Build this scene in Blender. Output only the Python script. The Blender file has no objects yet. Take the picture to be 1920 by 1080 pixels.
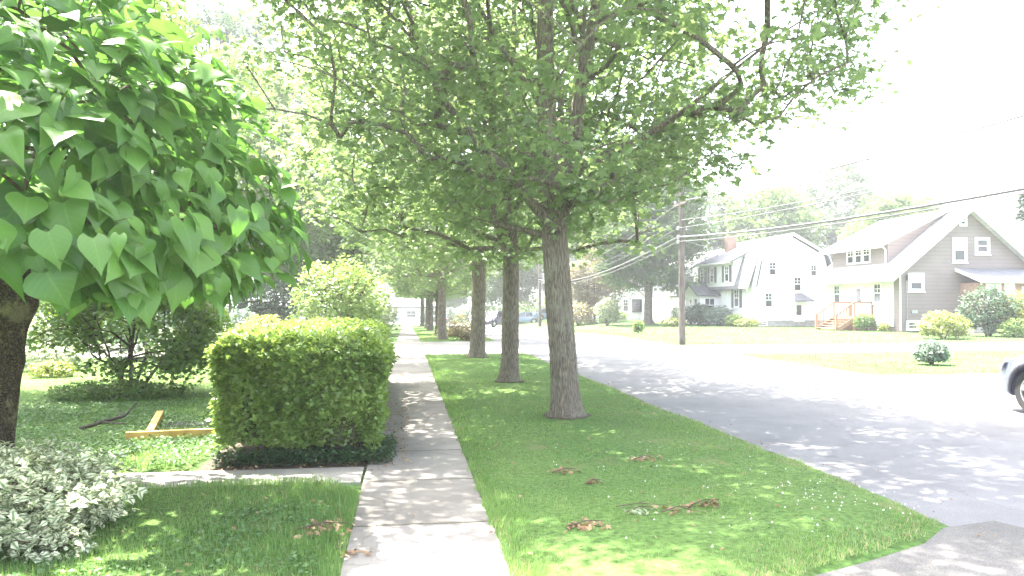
import bpy, math, random
import numpy as np
from mathutils import Vector, Matrix, noise

PI = math.pi
R = math.radians
scn = bpy.context.scene
COL = scn.collection
rng = np.random.default_rng(11)
random.seed(5)


def G(x, y):
    """height of the land: the street falls away gently beyond 40 m, the lots on the right stay level"""
    s = -0.0158 * max(0.0, min(y, 230) - 40)
    t = min(1.0, max(0.0, (x - 13) / 9))
    t = t * t * (3 - 2 * t)
    return s * (1 - t)


# ------------------------------------------------------------------ materials
def new_mat(name):
    m = bpy.data.materials.new(name)
    m.use_nodes = True
    nt = m.node_tree
    nt.nodes.clear()
    out = nt.nodes.new('ShaderNodeOutputMaterial')
    return m, nt, out


def N(nt, typ, **kw):
    n = nt.nodes.new(typ)
    for k, v in kw.items():
        if k in n.inputs:
            n.inputs[k].default_value = v
        else:
            setattr(n, k, v)
    return n


def ramp(nt, fac, stops):
    r = nt.nodes.new('ShaderNodeValToRGB')
    el = r.color_ramp.elements
    while len(el) < len(stops):
        el.new(0.5)
    for e, (p, c) in zip(el, stops):
        e.position = p
        e.color = (*c, 1)
    nt.links.new(fac, r.inputs['Fac'])
    return r.outputs['Color']


def leaf_mat(name, dark, light, trans, tw=0.35, rough=0.45, spec=0.35, edge=None, veins=False):
    m, nt, out = new_mat(name)
    L = nt.links.new
    at = N(nt, 'ShaderNodeAttribute', attribute_name='rnd')
    col = ramp(nt, at.outputs['Fac'], [(0.0, dark), (1.0, light)])
    tcol = ramp(nt, at.outputs['Fac'], [(0.0, tuple(c * 0.75 for c in trans)), (1.0, trans)])
    if edge is not None or veins:
        uv = N(nt, 'ShaderNodeUVMap')
        sep = N(nt, 'ShaderNodeSeparateXYZ')
        L(uv.outputs[0], sep.inputs[0])
        ab = N(nt, 'ShaderNodeMath', operation='ABSOLUTE')
        L(sep.outputs['X'], ab.inputs[0])
    if edge is not None:
        nz = N(nt, 'ShaderNodeTexNoise', Scale=6.0)
        L(uv.outputs[0], nz.inputs['Vector'])
        ad = N(nt, 'ShaderNodeMath', operation='ADD')
        L(ab.outputs[0], ad.inputs[0])
        ms = N(nt, 'ShaderNodeMath', operation='MULTIPLY_ADD')
        ms.inputs[1].default_value = 0.7
        ms.inputs[2].default_value = -0.35
        L(nz.outputs['Fac'], ms.inputs[0])
        L(ms.outputs[0], ad.inputs[1])
        fac = ramp(nt, ad.outputs[0], [(0.18, (0, 0, 0)), (0.36, (1, 1, 1))])
        mx = N(nt, 'ShaderNodeMixRGB')
        L(fac, mx.inputs['Fac'])
        L(col, mx.inputs['Color1'])
        mx.inputs['Color2'].default_value = (*edge, 1)
        col = mx.outputs['Color']
    if veins:
        # side veins sweep from the midrib towards the tip
        v1 = N(nt, 'ShaderNodeMath', operation='MULTIPLY_ADD')
        v1.inputs[1].default_value = -0.45
        L(ab.outputs[0], v1.inputs[0])
        L(sep.outputs['Y'], v1.inputs[2])
        v2 = N(nt, 'ShaderNodeMath', operation='MULTIPLY')
        v2.inputs[1].default_value = 38.0
        L(v1.outputs[0], v2.inputs[0])
        v3 = N(nt, 'ShaderNodeMath', operation='SINE')
        L(v2.outputs[0], v3.inputs[0])
        vf = ramp(nt, v3.outputs[0], [(0.86, (0, 0, 0)), (1.0, (1, 1, 1))])
        mr = ramp(nt, ab.outputs[0], [(0.0, (1, 1, 1)), (0.07, (0, 0, 0))])
        va = N(nt, 'ShaderNodeMixRGB', blend_type='ADD')
        va.inputs['Fac'].default_value = 0.6
        L(mr, va.inputs['Color1'])
        L(vf, va.inputs['Color2'])
        mx = N(nt, 'ShaderNodeMixRGB', blend_type='MIX')
        sc = N(nt, 'ShaderNodeMath', operation='MULTIPLY')
        sc.inputs[1].default_value = 0.28
        L(va.outputs['Color'], sc.inputs[0])
        L(sc.outputs[0], mx.inputs['Fac'])
        L(col, mx.inputs['Color1'])
        mx.inputs['Color2'].default_value = (light[0] * 1.9, light[1] * 1.7, light[2] * 1.8, 1)
        col = mx.outputs['Color']
    p = N(nt, 'ShaderNodeBsdfPrincipled', Roughness=rough)
    p.inputs['Specular IOR Level'].default_value = spec
    L(col, p.inputs['Base Color'])
    t = N(nt, 'ShaderNodeBsdfTranslucent')
    L(tcol, t.inputs['Color'])
    mix = N(nt, 'ShaderNodeMixShader', Fac=tw)
    L(p.outputs[0], mix.inputs[1])
    L(t.outputs[0], mix.inputs[2])
    L(mix.outputs[0], out.inputs['Surface'])
    return m


def solid(name, col, rough=0.6, var=0.12, scale=6.0, bump=0.0, bscale=40.0, metal=0.0, spec=0.4, detail=5.0, coat=0.0):
    """plain coloured surface with mottling and optional fine relief"""
    m, nt, out = new_mat(name)
    L = nt.links.new
    tc = N(nt, 'ShaderNodeTexCoord')
    nz = N(nt, 'ShaderNodeTexNoise', Scale=scale, Detail=detail)
    L(tc.outputs['Object'], nz.inputs['Vector'])
    lo = tuple(c * (1 - var) for c in col)
    hi = tuple(min(1, c * (1 + var)) for c in col)
    c = ramp(nt, nz.outputs['Fac'], [(0.3, lo), (0.7, hi)])
    p = N(nt, 'ShaderNodeBsdfPrincipled', Roughness=rough, Metallic=metal)
    p.inputs['Specular IOR Level'].default_value = spec
    p.inputs['Coat Weight'].default_value = coat
    L(c, p.inputs['Base Color'])
    if bump:
        n2 = N(nt, 'ShaderNodeTexNoise', Scale=bscale, Detail=4.0)
        L(tc.outputs['Object'], n2.inputs['Vector'])
        b = N(nt, 'ShaderNodeBump', Strength=bump, Distance=0.02)
        L(n2.outputs['Fac'], b.inputs['Height'])
        L(b.outputs[0], p.inputs['Normal'])
    L(p.outputs[0], out.inputs['Surface'])
    return m


def bark_mat(name, dark, light, vs=14.0, stretch=0.16, lichen=None):
    m, nt, out = new_mat(name)
    L = nt.links.new
    tc = N(nt, 'ShaderNodeTexCoord')
    mp = N(nt, 'ShaderNodeMapping')
    mp.inputs['Scale'].default_value = (1, 1, stretch)
    L(tc.outputs['Object'], mp.inputs['Vector'])
    nz0 = N(nt, 'ShaderNodeTexNoise', Scale=5.0, Detail=3.0)
    L(mp.outputs[0], nz0.inputs['Vector'])
    mxv = N(nt, 'ShaderNodeMixRGB', blend_type='ADD', Fac=0.12)
    L(mp.outputs[0], mxv.inputs['Color1'])
    L(nz0.outputs['Color'], mxv.inputs['Color2'])
    vo = N(nt, 'ShaderNodeTexVoronoi', feature='DISTANCE_TO_EDGE', Scale=vs)
    L(mxv.outputs['Color'], vo.inputs['Vector'])
    nz = N(nt, 'ShaderNodeTexNoise', Scale=vs * 1.6, Detail=8.0)
    L(mp.outputs[0], nz.inputs['Vector'])
    mul = N(nt, 'ShaderNodeMath', operation='MULTIPLY')
    L(vo.outputs['Distance'], mul.inputs[0])
    mul.inputs[1].default_value = 2.2
    ad = N(nt, 'ShaderNodeMath', operation='ADD')
    L(mul.outputs[0], ad.inputs[0])
    L(nz.outputs['Fac'], ad.inputs[1])
    c = ramp(nt, ad.outputs[0], [(0.45, dark), (1.05, light)])
    if lichen:
        n3 = N(nt, 'ShaderNodeTexNoise', Scale=3.5, Detail=7.0, Roughness=0.7)
        L(tc.outputs['Object'], n3.inputs['Vector'])
        f = ramp(nt, n3.outputs['Fac'], [(0.53, (0, 0, 0)), (0.62, (1, 1, 1))])
        mm = N(nt, 'ShaderNodeMixRGB')
        L(f, mm.inputs['Fac'])
        L(c, mm.inputs['Color1'])
        mm.inputs['Color2'].default_value = (*lichen, 1)
        c = mm.outputs['Color']
    p = N(nt, 'ShaderNodeBsdfPrincipled', Roughness=0.9)
    p.inputs['Specular IOR Level'].default_value = 0.2
    L(c, p.inputs['Base Color'])
    b = N(nt, 'ShaderNodeBump', Strength=0.9, Distance=0.03)
    L(ad.outputs[0], b.inputs['Height'])
    L(b.outputs[0], p.inputs['Normal'])
    L(p.outputs[0], out.inputs['Surface'])
    return m


def siding_mat(name, col, pitch=0.2, axis='Z', var=0.06, depth=0.5, line=0.55):
    """lapped boards: each course leans out to a shadow line"""
    m, nt, out = new_mat(name)
    L = nt.links.new
    tc = N(nt, 'ShaderNodeTexCoord')
    sep = N(nt, 'ShaderNodeSeparateXYZ')
    L(tc.outputs['Object'], sep.inputs[0])
    d = N(nt, 'ShaderNodeMath', operation='DIVIDE')
    L(sep.outputs[axis], d.inputs[0])
    d.inputs[1].default_value = pitch
    fr = N(nt, 'ShaderNodeMath', operation='FRACT')
    L(d.outputs[0], fr.inputs[0])
    nz = N(nt, 'ShaderNodeTexNoise', Scale=1.1, Detail=6.0)
    L(tc.outputs['Object'], nz.inputs['Vector'])
    base = ramp(nt, nz.outputs['Fac'], [(0.3, tuple(c * (1 - var) for c in col)), (0.7, tuple(min(1, c * (1 + var)) for c in col))])
    ln = ramp(nt, fr.outputs[0], [(0.0, (line,) * 3), (0.10, (1, 1, 1))])  # the shadow line under each lap is painted into the colour
    mx = N(nt, 'ShaderNodeMixRGB', blend_type='MULTIPLY', Fac=1.0)
    L(base, mx.inputs['Color1'])
    L(ln, mx.inputs['Color2'])
    p = N(nt, 'ShaderNodeBsdfPrincipled', Roughness=0.6)
    p.inputs['Specular IOR Level'].default_value = 0.3
    L(mx.outputs['Color'], p.inputs['Base Color'])
    b = N(nt, 'ShaderNodeBump', Strength=depth, Distance=0.03, invert=True)
    L(fr.outputs[0], b.inputs['Height'])
    L(b.outputs[0], p.inputs['Normal'])
    L(p.outputs[0], out.inputs['Surface'])
    return m


def brick_mat(name, c1, c2, mortar, scale=4.0, w=0.5, h=0.25, ms=0.02, rough=0.85):
    m, nt, out = new_mat(name)
    L = nt.links.new
    tc = N(nt, 'ShaderNodeTexCoord')
    sep = N(nt, 'ShaderNodeSeparateXYZ')
    L(tc.outputs['Object'], sep.inputs[0])
    ad = N(nt, 'ShaderNodeMath', operation='ADD')
    L(sep.outputs['X'], ad.inputs[0])
    L(sep.outputs['Y'], ad.inputs[1])
    cb = N(nt, 'ShaderNodeCombineXYZ')
    L(ad.outputs[0], cb.inputs[0])
    L(sep.outputs['Z'], cb.inputs[1])
    br = N(nt, 'ShaderNodeTexBrick', Scale=scale)
    br.inputs['Color1'].default_value = (*c1, 1)
    br.inputs['Color2'].default_value = (*c2, 1)
    br.inputs['Mortar'].default_value = (*mortar, 1)
    br.inputs['Mortar Size'].default_value = ms
    br.inputs['Brick Width'].default_value = w
    br.inputs['Row Height'].default_value = h
    L(cb.outputs[0], br.inputs['Vector'])
    nz = N(nt, 'ShaderNodeTexNoise', Scale=3.0, Detail=6.0)
    L(tc.outputs['Object'], nz.inputs['Vector'])
    dirt = ramp(nt, nz.outputs['Fac'], [(0.3, (0.75,) * 3), (0.7, (1, 1, 1))])
    mx = N(nt, 'ShaderNodeMixRGB', blend_type='MULTIPLY', Fac=1.0)
    L(br.outputs['Color'], mx.inputs['Color1'])
    L(dirt, mx.inputs['Color2'])
    p = N(nt, 'ShaderNodeBsdfPrincipled', Roughness=rough)
    L(mx.outputs['Color'], p.inputs['Base Color'])
    L(p.outputs[0], out.inputs['Surface'])
    return m


def paving_mat(name, col, var, speck, joint=None, crack=0.0, rough=0.9, bump=0.35):
    """concrete or asphalt: blotches, aggregate specks, wandering cracks, optional joints across"""
    m, nt, out = new_mat(name)
    L = nt.links.new
    tc = N(nt, 'ShaderNodeTexCoord')
    n1 = N(nt, 'ShaderNodeTexNoise', Scale=0.9, Detail=9.0, Roughness=0.65)
    L(tc.outputs['Object'], n1.inputs['Vector'])
    c = ramp(nt, n1.outputs['Fac'], [(0.32, tuple(a * (1 - var) for a in col)), (0.68, tuple(a * (1 + var) for a in col))])
    n2 = N(nt, 'ShaderNodeTexNoise', Scale=120.0, Detail=2.0)
    L(tc.outputs['Object'], n2.inputs['Vector'])
    sp = ramp(nt, n2.outputs['Fac'], [(0.35, (1 - speck,) * 3), (0.65, (1 + speck * 0.6,) * 3)])
    mx = N(nt, 'ShaderNodeMixRGB', blend_type='MULTIPLY', Fac=1.0)
    L(c, mx.inputs['Color1'])
    L(sp, mx.inputs['Color2'])
    c = mx.outputs['Color']
    if crack:
        n3 = N(nt, 'ShaderNodeTexNoise', Scale=1.3, Detail=5.0)
        L(tc.outputs['Object'], n3.inputs['Vector'])
        wv = N(nt, 'ShaderNodeMixRGB', blend_type='ADD', Fac=0.55)
        L(tc.outputs['Object'], wv.inputs['Color1'])
        L(n3.outputs['Color'], wv.inputs['Color2'])
        vo = N(nt, 'ShaderNodeTexVoronoi', feature='DISTANCE_TO_EDGE', Scale=0.32)
        L(wv.outputs['Color'], vo.inputs['Vector'])
        cf = ramp(nt, vo.outputs['Distance'], [(0.0, (1 - crack,) * 3), (0.006, (1, 1, 1))])
        m2 = N(nt, 'ShaderNodeMixRGB', blend_type='MULTIPLY', Fac=1.0)
        L(c, m2.inputs['Color1'])
        L(cf, m2.inputs['Color2'])
        c = m2.outputs['Color']
    if joint:
        sq = N(nt, 'ShaderNodeSeparateXYZ')
        L(tc.outputs['Object'], sq.inputs[0])
        q1 = N(nt, 'ShaderNodeMath', operation='DIVIDE'); q1.inputs[1].default_value = joint
        L(sq.outputs['Y'], q1.inputs[0])
        q2 = N(nt, 'ShaderNodeMath', operation='FLOOR')
        L(q1.outputs[0], q2.inputs[0])
        wn_ = N(nt, 'ShaderNodeTexWhiteNoise', noise_dimensions='1D')
        L(q2.outputs[0], wn_.inputs['W'])
        sl2 = ramp(nt, wn_.outputs['Value'], [(0, (.86, .85, .83)), (1, (1.06, 1.06, 1.06))])
        ms_ = N(nt, 'ShaderNodeMixRGB', blend_type='MULTIPLY', Fac=1.0)
        L(c, ms_.inputs['Color1']); L(sl2, ms_.inputs['Color2'])
        c = ms_.outputs['Color']
    if joint:
        sep = N(nt, 'ShaderNodeSeparateXYZ')
        L(tc.outputs['Object'], sep.inputs[0])
        nz = N(nt, 'ShaderNodeTexNoise', Scale=9.0, Detail=3.0)
        L(tc.outputs['Object'], nz.inputs['Vector'])
        a0 = N(nt, 'ShaderNodeMath', operation='MULTIPLY_ADD')
        a0.inputs[1].default_value = 0.05
        L(nz.outputs['Fac'], a0.inputs[0])
        L(sep.outputs['Y'], a0.inputs[2])
        d = N(nt, 'ShaderNodeMath', operation='DIVIDE')
        d.inputs[1].default_value = joint
        L(a0.outputs[0], d.inputs[0])
        fr = N(nt, 'ShaderNodeMath', operation='FRACT')
        L(d.outputs[0], fr.inputs[0])
        jf = ramp(nt, fr.outputs[0], [(0.0, (0.35, 0.36, 0.28)), (0.018, (0.5, 0.5, 0.42)), (0.026, (1, 1, 1))])
        m3 = N(nt, 'ShaderNodeMixRGB', blend_type='MULTIPLY', Fac=1.0)
        L(c, m3.inputs['Color1'])
        L(jf, m3.inputs['Color2'])
        c = m3.outputs['Color']
    p = N(nt, 'ShaderNodeBsdfPrincipled', Roughness=rough)
    p.inputs['Specular IOR Level'].default_value = 0.25
    L(c, p.inputs['Base Color'])
    b = N(nt, 'ShaderNodeBump', Strength=bump, Distance=0.006)
    L(n2.outputs['Fac'], b.inputs['Height'])
    L(b.outputs[0], p.inputs['Normal'])
    L(p.outputs[0], out.inputs['Surface'])
    return m


def turf_mat(name, a, b, soil):
    m, nt, out = new_mat(name)
    L = nt.links.new
    tc = N(nt, 'ShaderNodeTexCoord')
    n1 = N(nt, 'ShaderNodeTexNoise', Scale=0.35, Detail=8.0, Roughness=0.6)
    L(tc.outputs['Object'], n1.inputs['Vector'])
    c1 = ramp(nt, n1.outputs['Fac'], [(0.35, a), (0.65, b)])
    n2 = N(nt, 'ShaderNodeTexNoise', Scale=22.0, Detail=5.0)
    L(tc.outputs['Object'], n2.inputs['Vector'])
    f = ramp(nt, n2.outputs['Fac'], [(0.3, (0.55,) * 3), (0.7, (1.2,) * 3)])
    mx = N(nt, 'ShaderNodeMixRGB', blend_type='MULTIPLY', Fac=1.0)
    L(c1, mx.inputs['Color1'])
    L(f, mx.inputs['Color2'])
    n3 = N(nt, 'ShaderNodeTexNoise', Scale=1.6, Detail=6.0)
    L(tc.outputs['Object'], n3.inputs['Vector'])
    sf = ramp(nt, n3.outputs['Fac'], [(0.60, (0, 0, 0)), (0.72, (1, 1, 1))])
    m2 = N(nt, 'ShaderNodeMixRGB')
    L(sf, m2.inputs['Fac'])
    L(mx.outputs['Color'], m2.inputs['Color1'])
    m2.inputs['Color2'].default_value = (*soil, 1)
    p = N(nt, 'ShaderNodeBsdfPrincipled', Roughness=0.95)
    p.inputs['Specular IOR Level'].default_value = 0.1
    L(m2.outputs['Color'], p.inputs['Base Color'])
    bp = N(nt, 'ShaderNodeBump', Strength=0.8, Distance=0.05)
    L(n2.outputs['Fac'], bp.inputs['Height'])
    L(bp.outputs[0], p.inputs['Normal'])
    L(p.outputs[0], out.inputs['Surface'])
    return m


def glass_mat(name, col=(0.03, 0.035, 0.04), rough=0.06):
    m, nt, out = new_mat(name)
    p = N(nt, 'ShaderNodeBsdfPrincipled', Roughness=rough)
    p.inputs['Base Color'].default_value = (*col, 1)
    p.inputs['Specular IOR Level'].default_value = 0.8
    nt.links.new(p.outputs[0], out.inputs['Surface'])
    return m


M = {}
M['maple_leaf'] = leaf_mat('maple_leaf', (0.065, 0.11, 0.052), (0.13, 0.19, 0.085), (0.32, 0.46, 0.15), 0.44)
M['maple_leaf_cool'] = leaf_mat('maple_leaf_cool', (0.035, 0.085, 0.03), (0.075, 0.15, 0.05), (0.20, 0.36, 0.08), 0.36)
M['catalpa_leaf'] = leaf_mat('catalpa_leaf', (0.042, 0.11, 0.02), (0.10, 0.20, 0.036), (0.18, 0.42, 0.06), 0.27, rough=0.4, spec=0.38, veins=True)
M['hedge_leaf'] = leaf_mat('hedge_leaf', (0.085, 0.165, 0.034), (0.24, 0.345, 0.085), (0.42, 0.58, 0.11), 0.38, rough=0.33, spec=0.55)
M['shrub_dark'] = leaf_mat('shrub_dark', (0.035, 0.085, 0.02), (0.09, 0.17, 0.035), (0.28, 0.44, 0.06), 0.36)
M['shrub_mid'] = leaf_mat('shrub_mid', (0.07, 0.14, 0.035), (0.16, 0.25, 0.06), (0.34, 0.48, 0.09), 0.36)
M['shrub_yellow'] = leaf_mat('shrub_yellow', (0.11, 0.16, 0.03), (0.24, 0.28, 0.06), (0.4, 0.45, 0.08), 0.3)
M['shrub_blue'] = leaf_mat('shrub_blue', (0.085, 0.135, 0.095), (0.20, 0.27, 0.20), (0.2, 0.3, 0.2), 0.25)
M['shrub_evergreen'] = leaf_mat('shrub_evergreen', (0.018, 0.05, 0.02), (0.05, 0.10, 0.04), (0.1, 0.18, 0.06), 0.18)
M['shrub_pale'] = leaf_mat('shrub_pale', (0.16, 0.22, 0.10), (0.42, 0.47, 0.32), (0.4, 0.45, 0.25), 0.3)
M['variegated'] = leaf_mat('variegated', (0.12, 0.20, 0.09), (0.22, 0.30, 0.15), (0.4, 0.46, 0.28), 0.28, edge=(0.74, 0.74, 0.54))
M['far_leaf'] = leaf_mat('far_leaf', (0.04, 0.09, 0.03), (0.10, 0.17, 0.05), (0.22, 0.36, 0.08), 0.32)
M['far_leaf_light'] = leaf_mat('far_leaf_light', (0.05, 0.105, 0.035), (0.115, 0.185, 0.055), (0.26, 0.40, 0.09), 0.34)
M['far_leaf_grey'] = leaf_mat('far_leaf_grey', (0.05, 0.085, 0.05), (0.11, 0.155, 0.09), (0.22, 0.3, 0.14), 0.3)
M['far_leaf_dark'] = leaf_mat('far_leaf_dark', (0.02, 0.05, 0.03), (0.05, 0.095, 0.05), (0.1, 0.18, 0.07), 0.25)
M['copper_leaf'] = leaf_mat('copper_leaf', (0.11, 0.115, 0.045), (0.25, 0.205, 0.105), (0.36, 0.32, 0.13), 0.3)
M['dry_leaf'] = leaf_mat('dry_leaf', (0.17, 0.10, 0.055), (0.36, 0.25, 0.15), (0.25, 0.15, 0.07), 0.15, rough=0.9)
M['ground_cover'] = leaf_mat('ground_cover', (0.05, 0.12, 0.04), (0.12, 0.21, 0.075), (0.2, 0.35, 0.08), 0.25)
M['grass'] = leaf_mat('grass', (0.08, 0.175, 0.045), (0.175, 0.29, 0.088), (0.34, 0.54, 0.12), 0.34, rough=0.5, spec=0.3)
def add_stop(m, pos, col):
    for nd in m.node_tree.nodes:
        if nd.type == 'VALTORGB':
            e = nd.color_ramp.elements
            e[1].position = pos - .04
            x = e.new(pos); x.color = (*col, 1)


add_stop(M['grass'], .97, (0.40, 0.36, 0.19))
M['far_grass'] = leaf_mat('far_grass', (0.08, 0.14, 0.04), (0.13, 0.19, 0.06), (0.25, 0.36, 0.1), 0.3, spec=0.2)
M['clover'] = solid('clover', (0.75, 0.75, 0.7), 0.8)
M['bark'] = bark_mat('bark', (0.10, 0.085, 0.065), (0.235, 0.205, 0.16), 34.0, 0.12, lichen=(0.215, 0.205, 0.155))
M['bark_far'] = bark_mat('bark_far', (0.08, 0.068, 0.055), (0.21, 0.185, 0.15), 16.0, 0.2)
M['bark_dark'] = bark_mat('bark_dark', (0.02, 0.017, 0.013), (0.10, 0.08, 0.05), 40.0, 0.8, lichen=(0.19, 0.175, 0.10))
M['bark_grey'] = bark_mat('bark_grey', (0.14, 0.13, 0.12), (0.30, 0.28, 0.26), 14.0, 0.2)
M['twig'] = solid('twig', (0.09, 0.065, 0.045), 0.9, 0.3, 20)
M['ground'] = turf_mat('ground_turf', (0.06, 0.115, 0.035), (0.09, 0.15, 0.05), (0.12, 0.13, 0.06))
M['verge_soil'] = turf_mat('verge_turf', (0.08, 0.15, 0.04), (0.125, 0.195, 0.058), (0.15, 0.165, 0.07))
M['soil'] = solid('soil', (0.07, 0.055, 0.04), 0.95, 0.35, 14, 0.8, 30)
M['concrete'] = paving_mat('concrete', (0.22, 0.204, 0.187), 0.24, 0.2, joint=1.52, crack=0.25)
M['concrete_plain'] = paving_mat('concrete_plain', (0.27, 0.253, 0.232), 0.2, 0.22, crack=0.35)
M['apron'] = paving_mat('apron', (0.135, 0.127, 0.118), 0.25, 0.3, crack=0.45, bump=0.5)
M['asphalt'] = paving_mat('asphalt', (0.188, 0.181, 0.181), 0.16, 0.3, crack=0.16, bump=0.5)
M['gravel'] = paving_mat('gravel', (0.33, 0.30, 0.28), 0.2, 0.3, bump=0.6)
M['beige'] = siding_mat('beige_siding', (0.205, 0.168, 0.16), 0.24)
M['white_siding'] = siding_mat('white_siding', (0.74, 0.74, 0.73), 0.18, var=0.03, line=0.75)
M['grey_siding'] = siding_mat('grey_siding', (0.30, 0.31, 0.32), 0.18)
M['cream_siding'] = siding_mat('cream_siding', (0.66, 0.63, 0.55), 0.18)
M['trim'] = solid('white_trim', (0.78, 0.78, 0.77), 0.5, 0.03)
M['roof_grey'] = brick_mat('roof_grey', (0.13, 0.135, 0.15), (0.18, 0.18, 0.195), (0.07, 0.07, 0.08), 2.2, 0.6, 0.35, 0.015)
M['roof_pale'] = brick_mat('roof_pale', (0.50, 0.49, 0.485), (0.58, 0.57, 0.56), (0.36, 0.355, 0.35), 2.2, 0.6, 0.35, 0.015)
M['brick'] = brick_mat('brick', (0.30, 0.13, 0.085), (0.38, 0.19, 0.12), (0.42, 0.39, 0.36), 4.0)
M['block'] = brick_mat('foundation_block', (0.42, 0.40, 0.38), (0.5, 0.48, 0.46), (0.3, 0.3, 0.3), 2.4)
M['shutter'] = solid('shutter', (0.075, 0.085, 0.085), 0.5, 0.1)
M['glass'] = glass_mat('window_glass')
M['blind'] = solid('blind', (0.45, 0.46, 0.48), 0.5, 0.05)
M['deck'] = solid('deck_wood', (0.30, 0.165, 0.105), 0.7, 0.2, 5)
M['new_wood'] = solid('new_lumber', (0.55, 0.33, 0.10), 0.6, 0.16, 9, 0.2, 30)
M['pole'] = bark_mat('pole_wood', (0.08, 0.072, 0.064), (0.165, 0.148, 0.135), 18, 0.05)
M['wire'] = solid('wire', (0.12, 0.12, 0.125), 0.6)
M['steel'] = solid('steel', (0.35, 0.36, 0.37), 0.4, 0.1, metal=0.6)
M['insul'] = solid('insulator', (0.6, 0.6, 0.58), 0.2)
M['dark_metal'] = solid('dark_metal', (0.04, 0.04, 0.045), 0.5)
M['garage'] = siding_mat('garage_door', (0.13, 0.11, 0.16), 0.5)
M['paint_silver'] = solid('paint_silver', (0.14, 0.16, 0.225), 0.3, 0.02, metal=0.35, coat=1.0)
M['paint_plum'] = solid('paint_plum', (0.06, 0.055, 0.10), 0.3, 0.02, metal=0.3, coat=1.0)
M['paint_blue'] = solid('paint_blue', (0.085, 0.15, 0.26), 0.3, 0.02, metal=0.2, coat=1.0)
M['paint_white'] = solid('paint_white', (0.75, 0.75, 0.76), 0.3, 0.02, coat=1.0)
M['paint_navy'] = solid('paint_navy', (0.05, 0.07, 0.16), 0.3, 0.02, metal=0.2, coat=1.0)
M['tyre'] = solid('tyre', (0.035, 0.035, 0.037), 0.85)
M['arch'] = solid('arch_plastic', (0.05, 0.05, 0.062), 0.6)
M['rim'] = solid('alloy', (0.55, 0.55, 0.57), 0.3, 0.03, metal=0.8)
M['lamp'] = solid('lamp_lens', (0.7, 0.7, 0.72), 0.12, 0.05)
M['tail'] = solid('tail_lens', (0.4, 0.02, 0.02), 0.2, 0.05)
M['dark_wood'] = solid('dark_wood', (0.05, 0.042, 0.035), 0.9, 0.3, 10)
M['stone'] = solid('stone', (0.4, 0.38, 0.36), 0.9, 0.2, 5, 0.6, 12)


# ------------------------------------------------------------------ objects
def props(o, label=None, cat=None, group=None, kind=None):
    if label: o['label'] = label
    if cat: o['category'] = cat
    if group: o['group'] = group
    if kind: o['kind'] = kind
    return o


def empty(name, loc, label, cat, group=None, rz=0.0):
    o = bpy.data.objects.new(name, None)
    o.empty_display_size = 0.3
    COL.objects.link(o)
    o.location = loc
    o.rotation_euler = (0, 0, rz)
    return props(o, label, cat, group)


def link(name, me, mat, parent=None, loc=None):
    if mat is not None:
        me.materials.append(mat)
    o = bpy.data.objects.new(name, me)
    COL.objects.link(o)
    if parent is not None:
        o.parent = parent
    if loc is not None:
        o.location = loc
    return o


def np_mesh(name, V, faces_flat, starts, totals, rnd=None, uv=None, smooth=False):
    me = bpy.data.meshes.new(name)
    nv, nl, nf = len(V), len(faces_flat), len(starts)
    me.vertices.add(nv)
    me.loops.add(nl)
    me.polygons.add(nf)
    me.vertices.foreach_set('co', np.asarray(V, np.float32).ravel())
    me.loops.foreach_set('vertex_index', np.asarray(faces_flat, np.int32))
    me.polygons.foreach_set('loop_start', np.asarray(starts, np.int32))
    me.polygons.foreach_set('loop_total', np.asarray(totals, np.int32))
    if smooth:
        me.polygons.foreach_set('use_smooth', np.ones(nf, bool))
    if rnd is not None:
        a = me.attributes.new('rnd', 'FLOAT', 'POINT')
        a.data.foreach_set('value', np.asarray(rnd, np.float32))
    if uv is not None:
        l = me.uv_layers.new(name='UVMap')
        l.data.foreach_set('uv', np.asarray(uv, np.float32)[np.asarray(faces_flat)].ravel())
    me.update()
    return me


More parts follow.
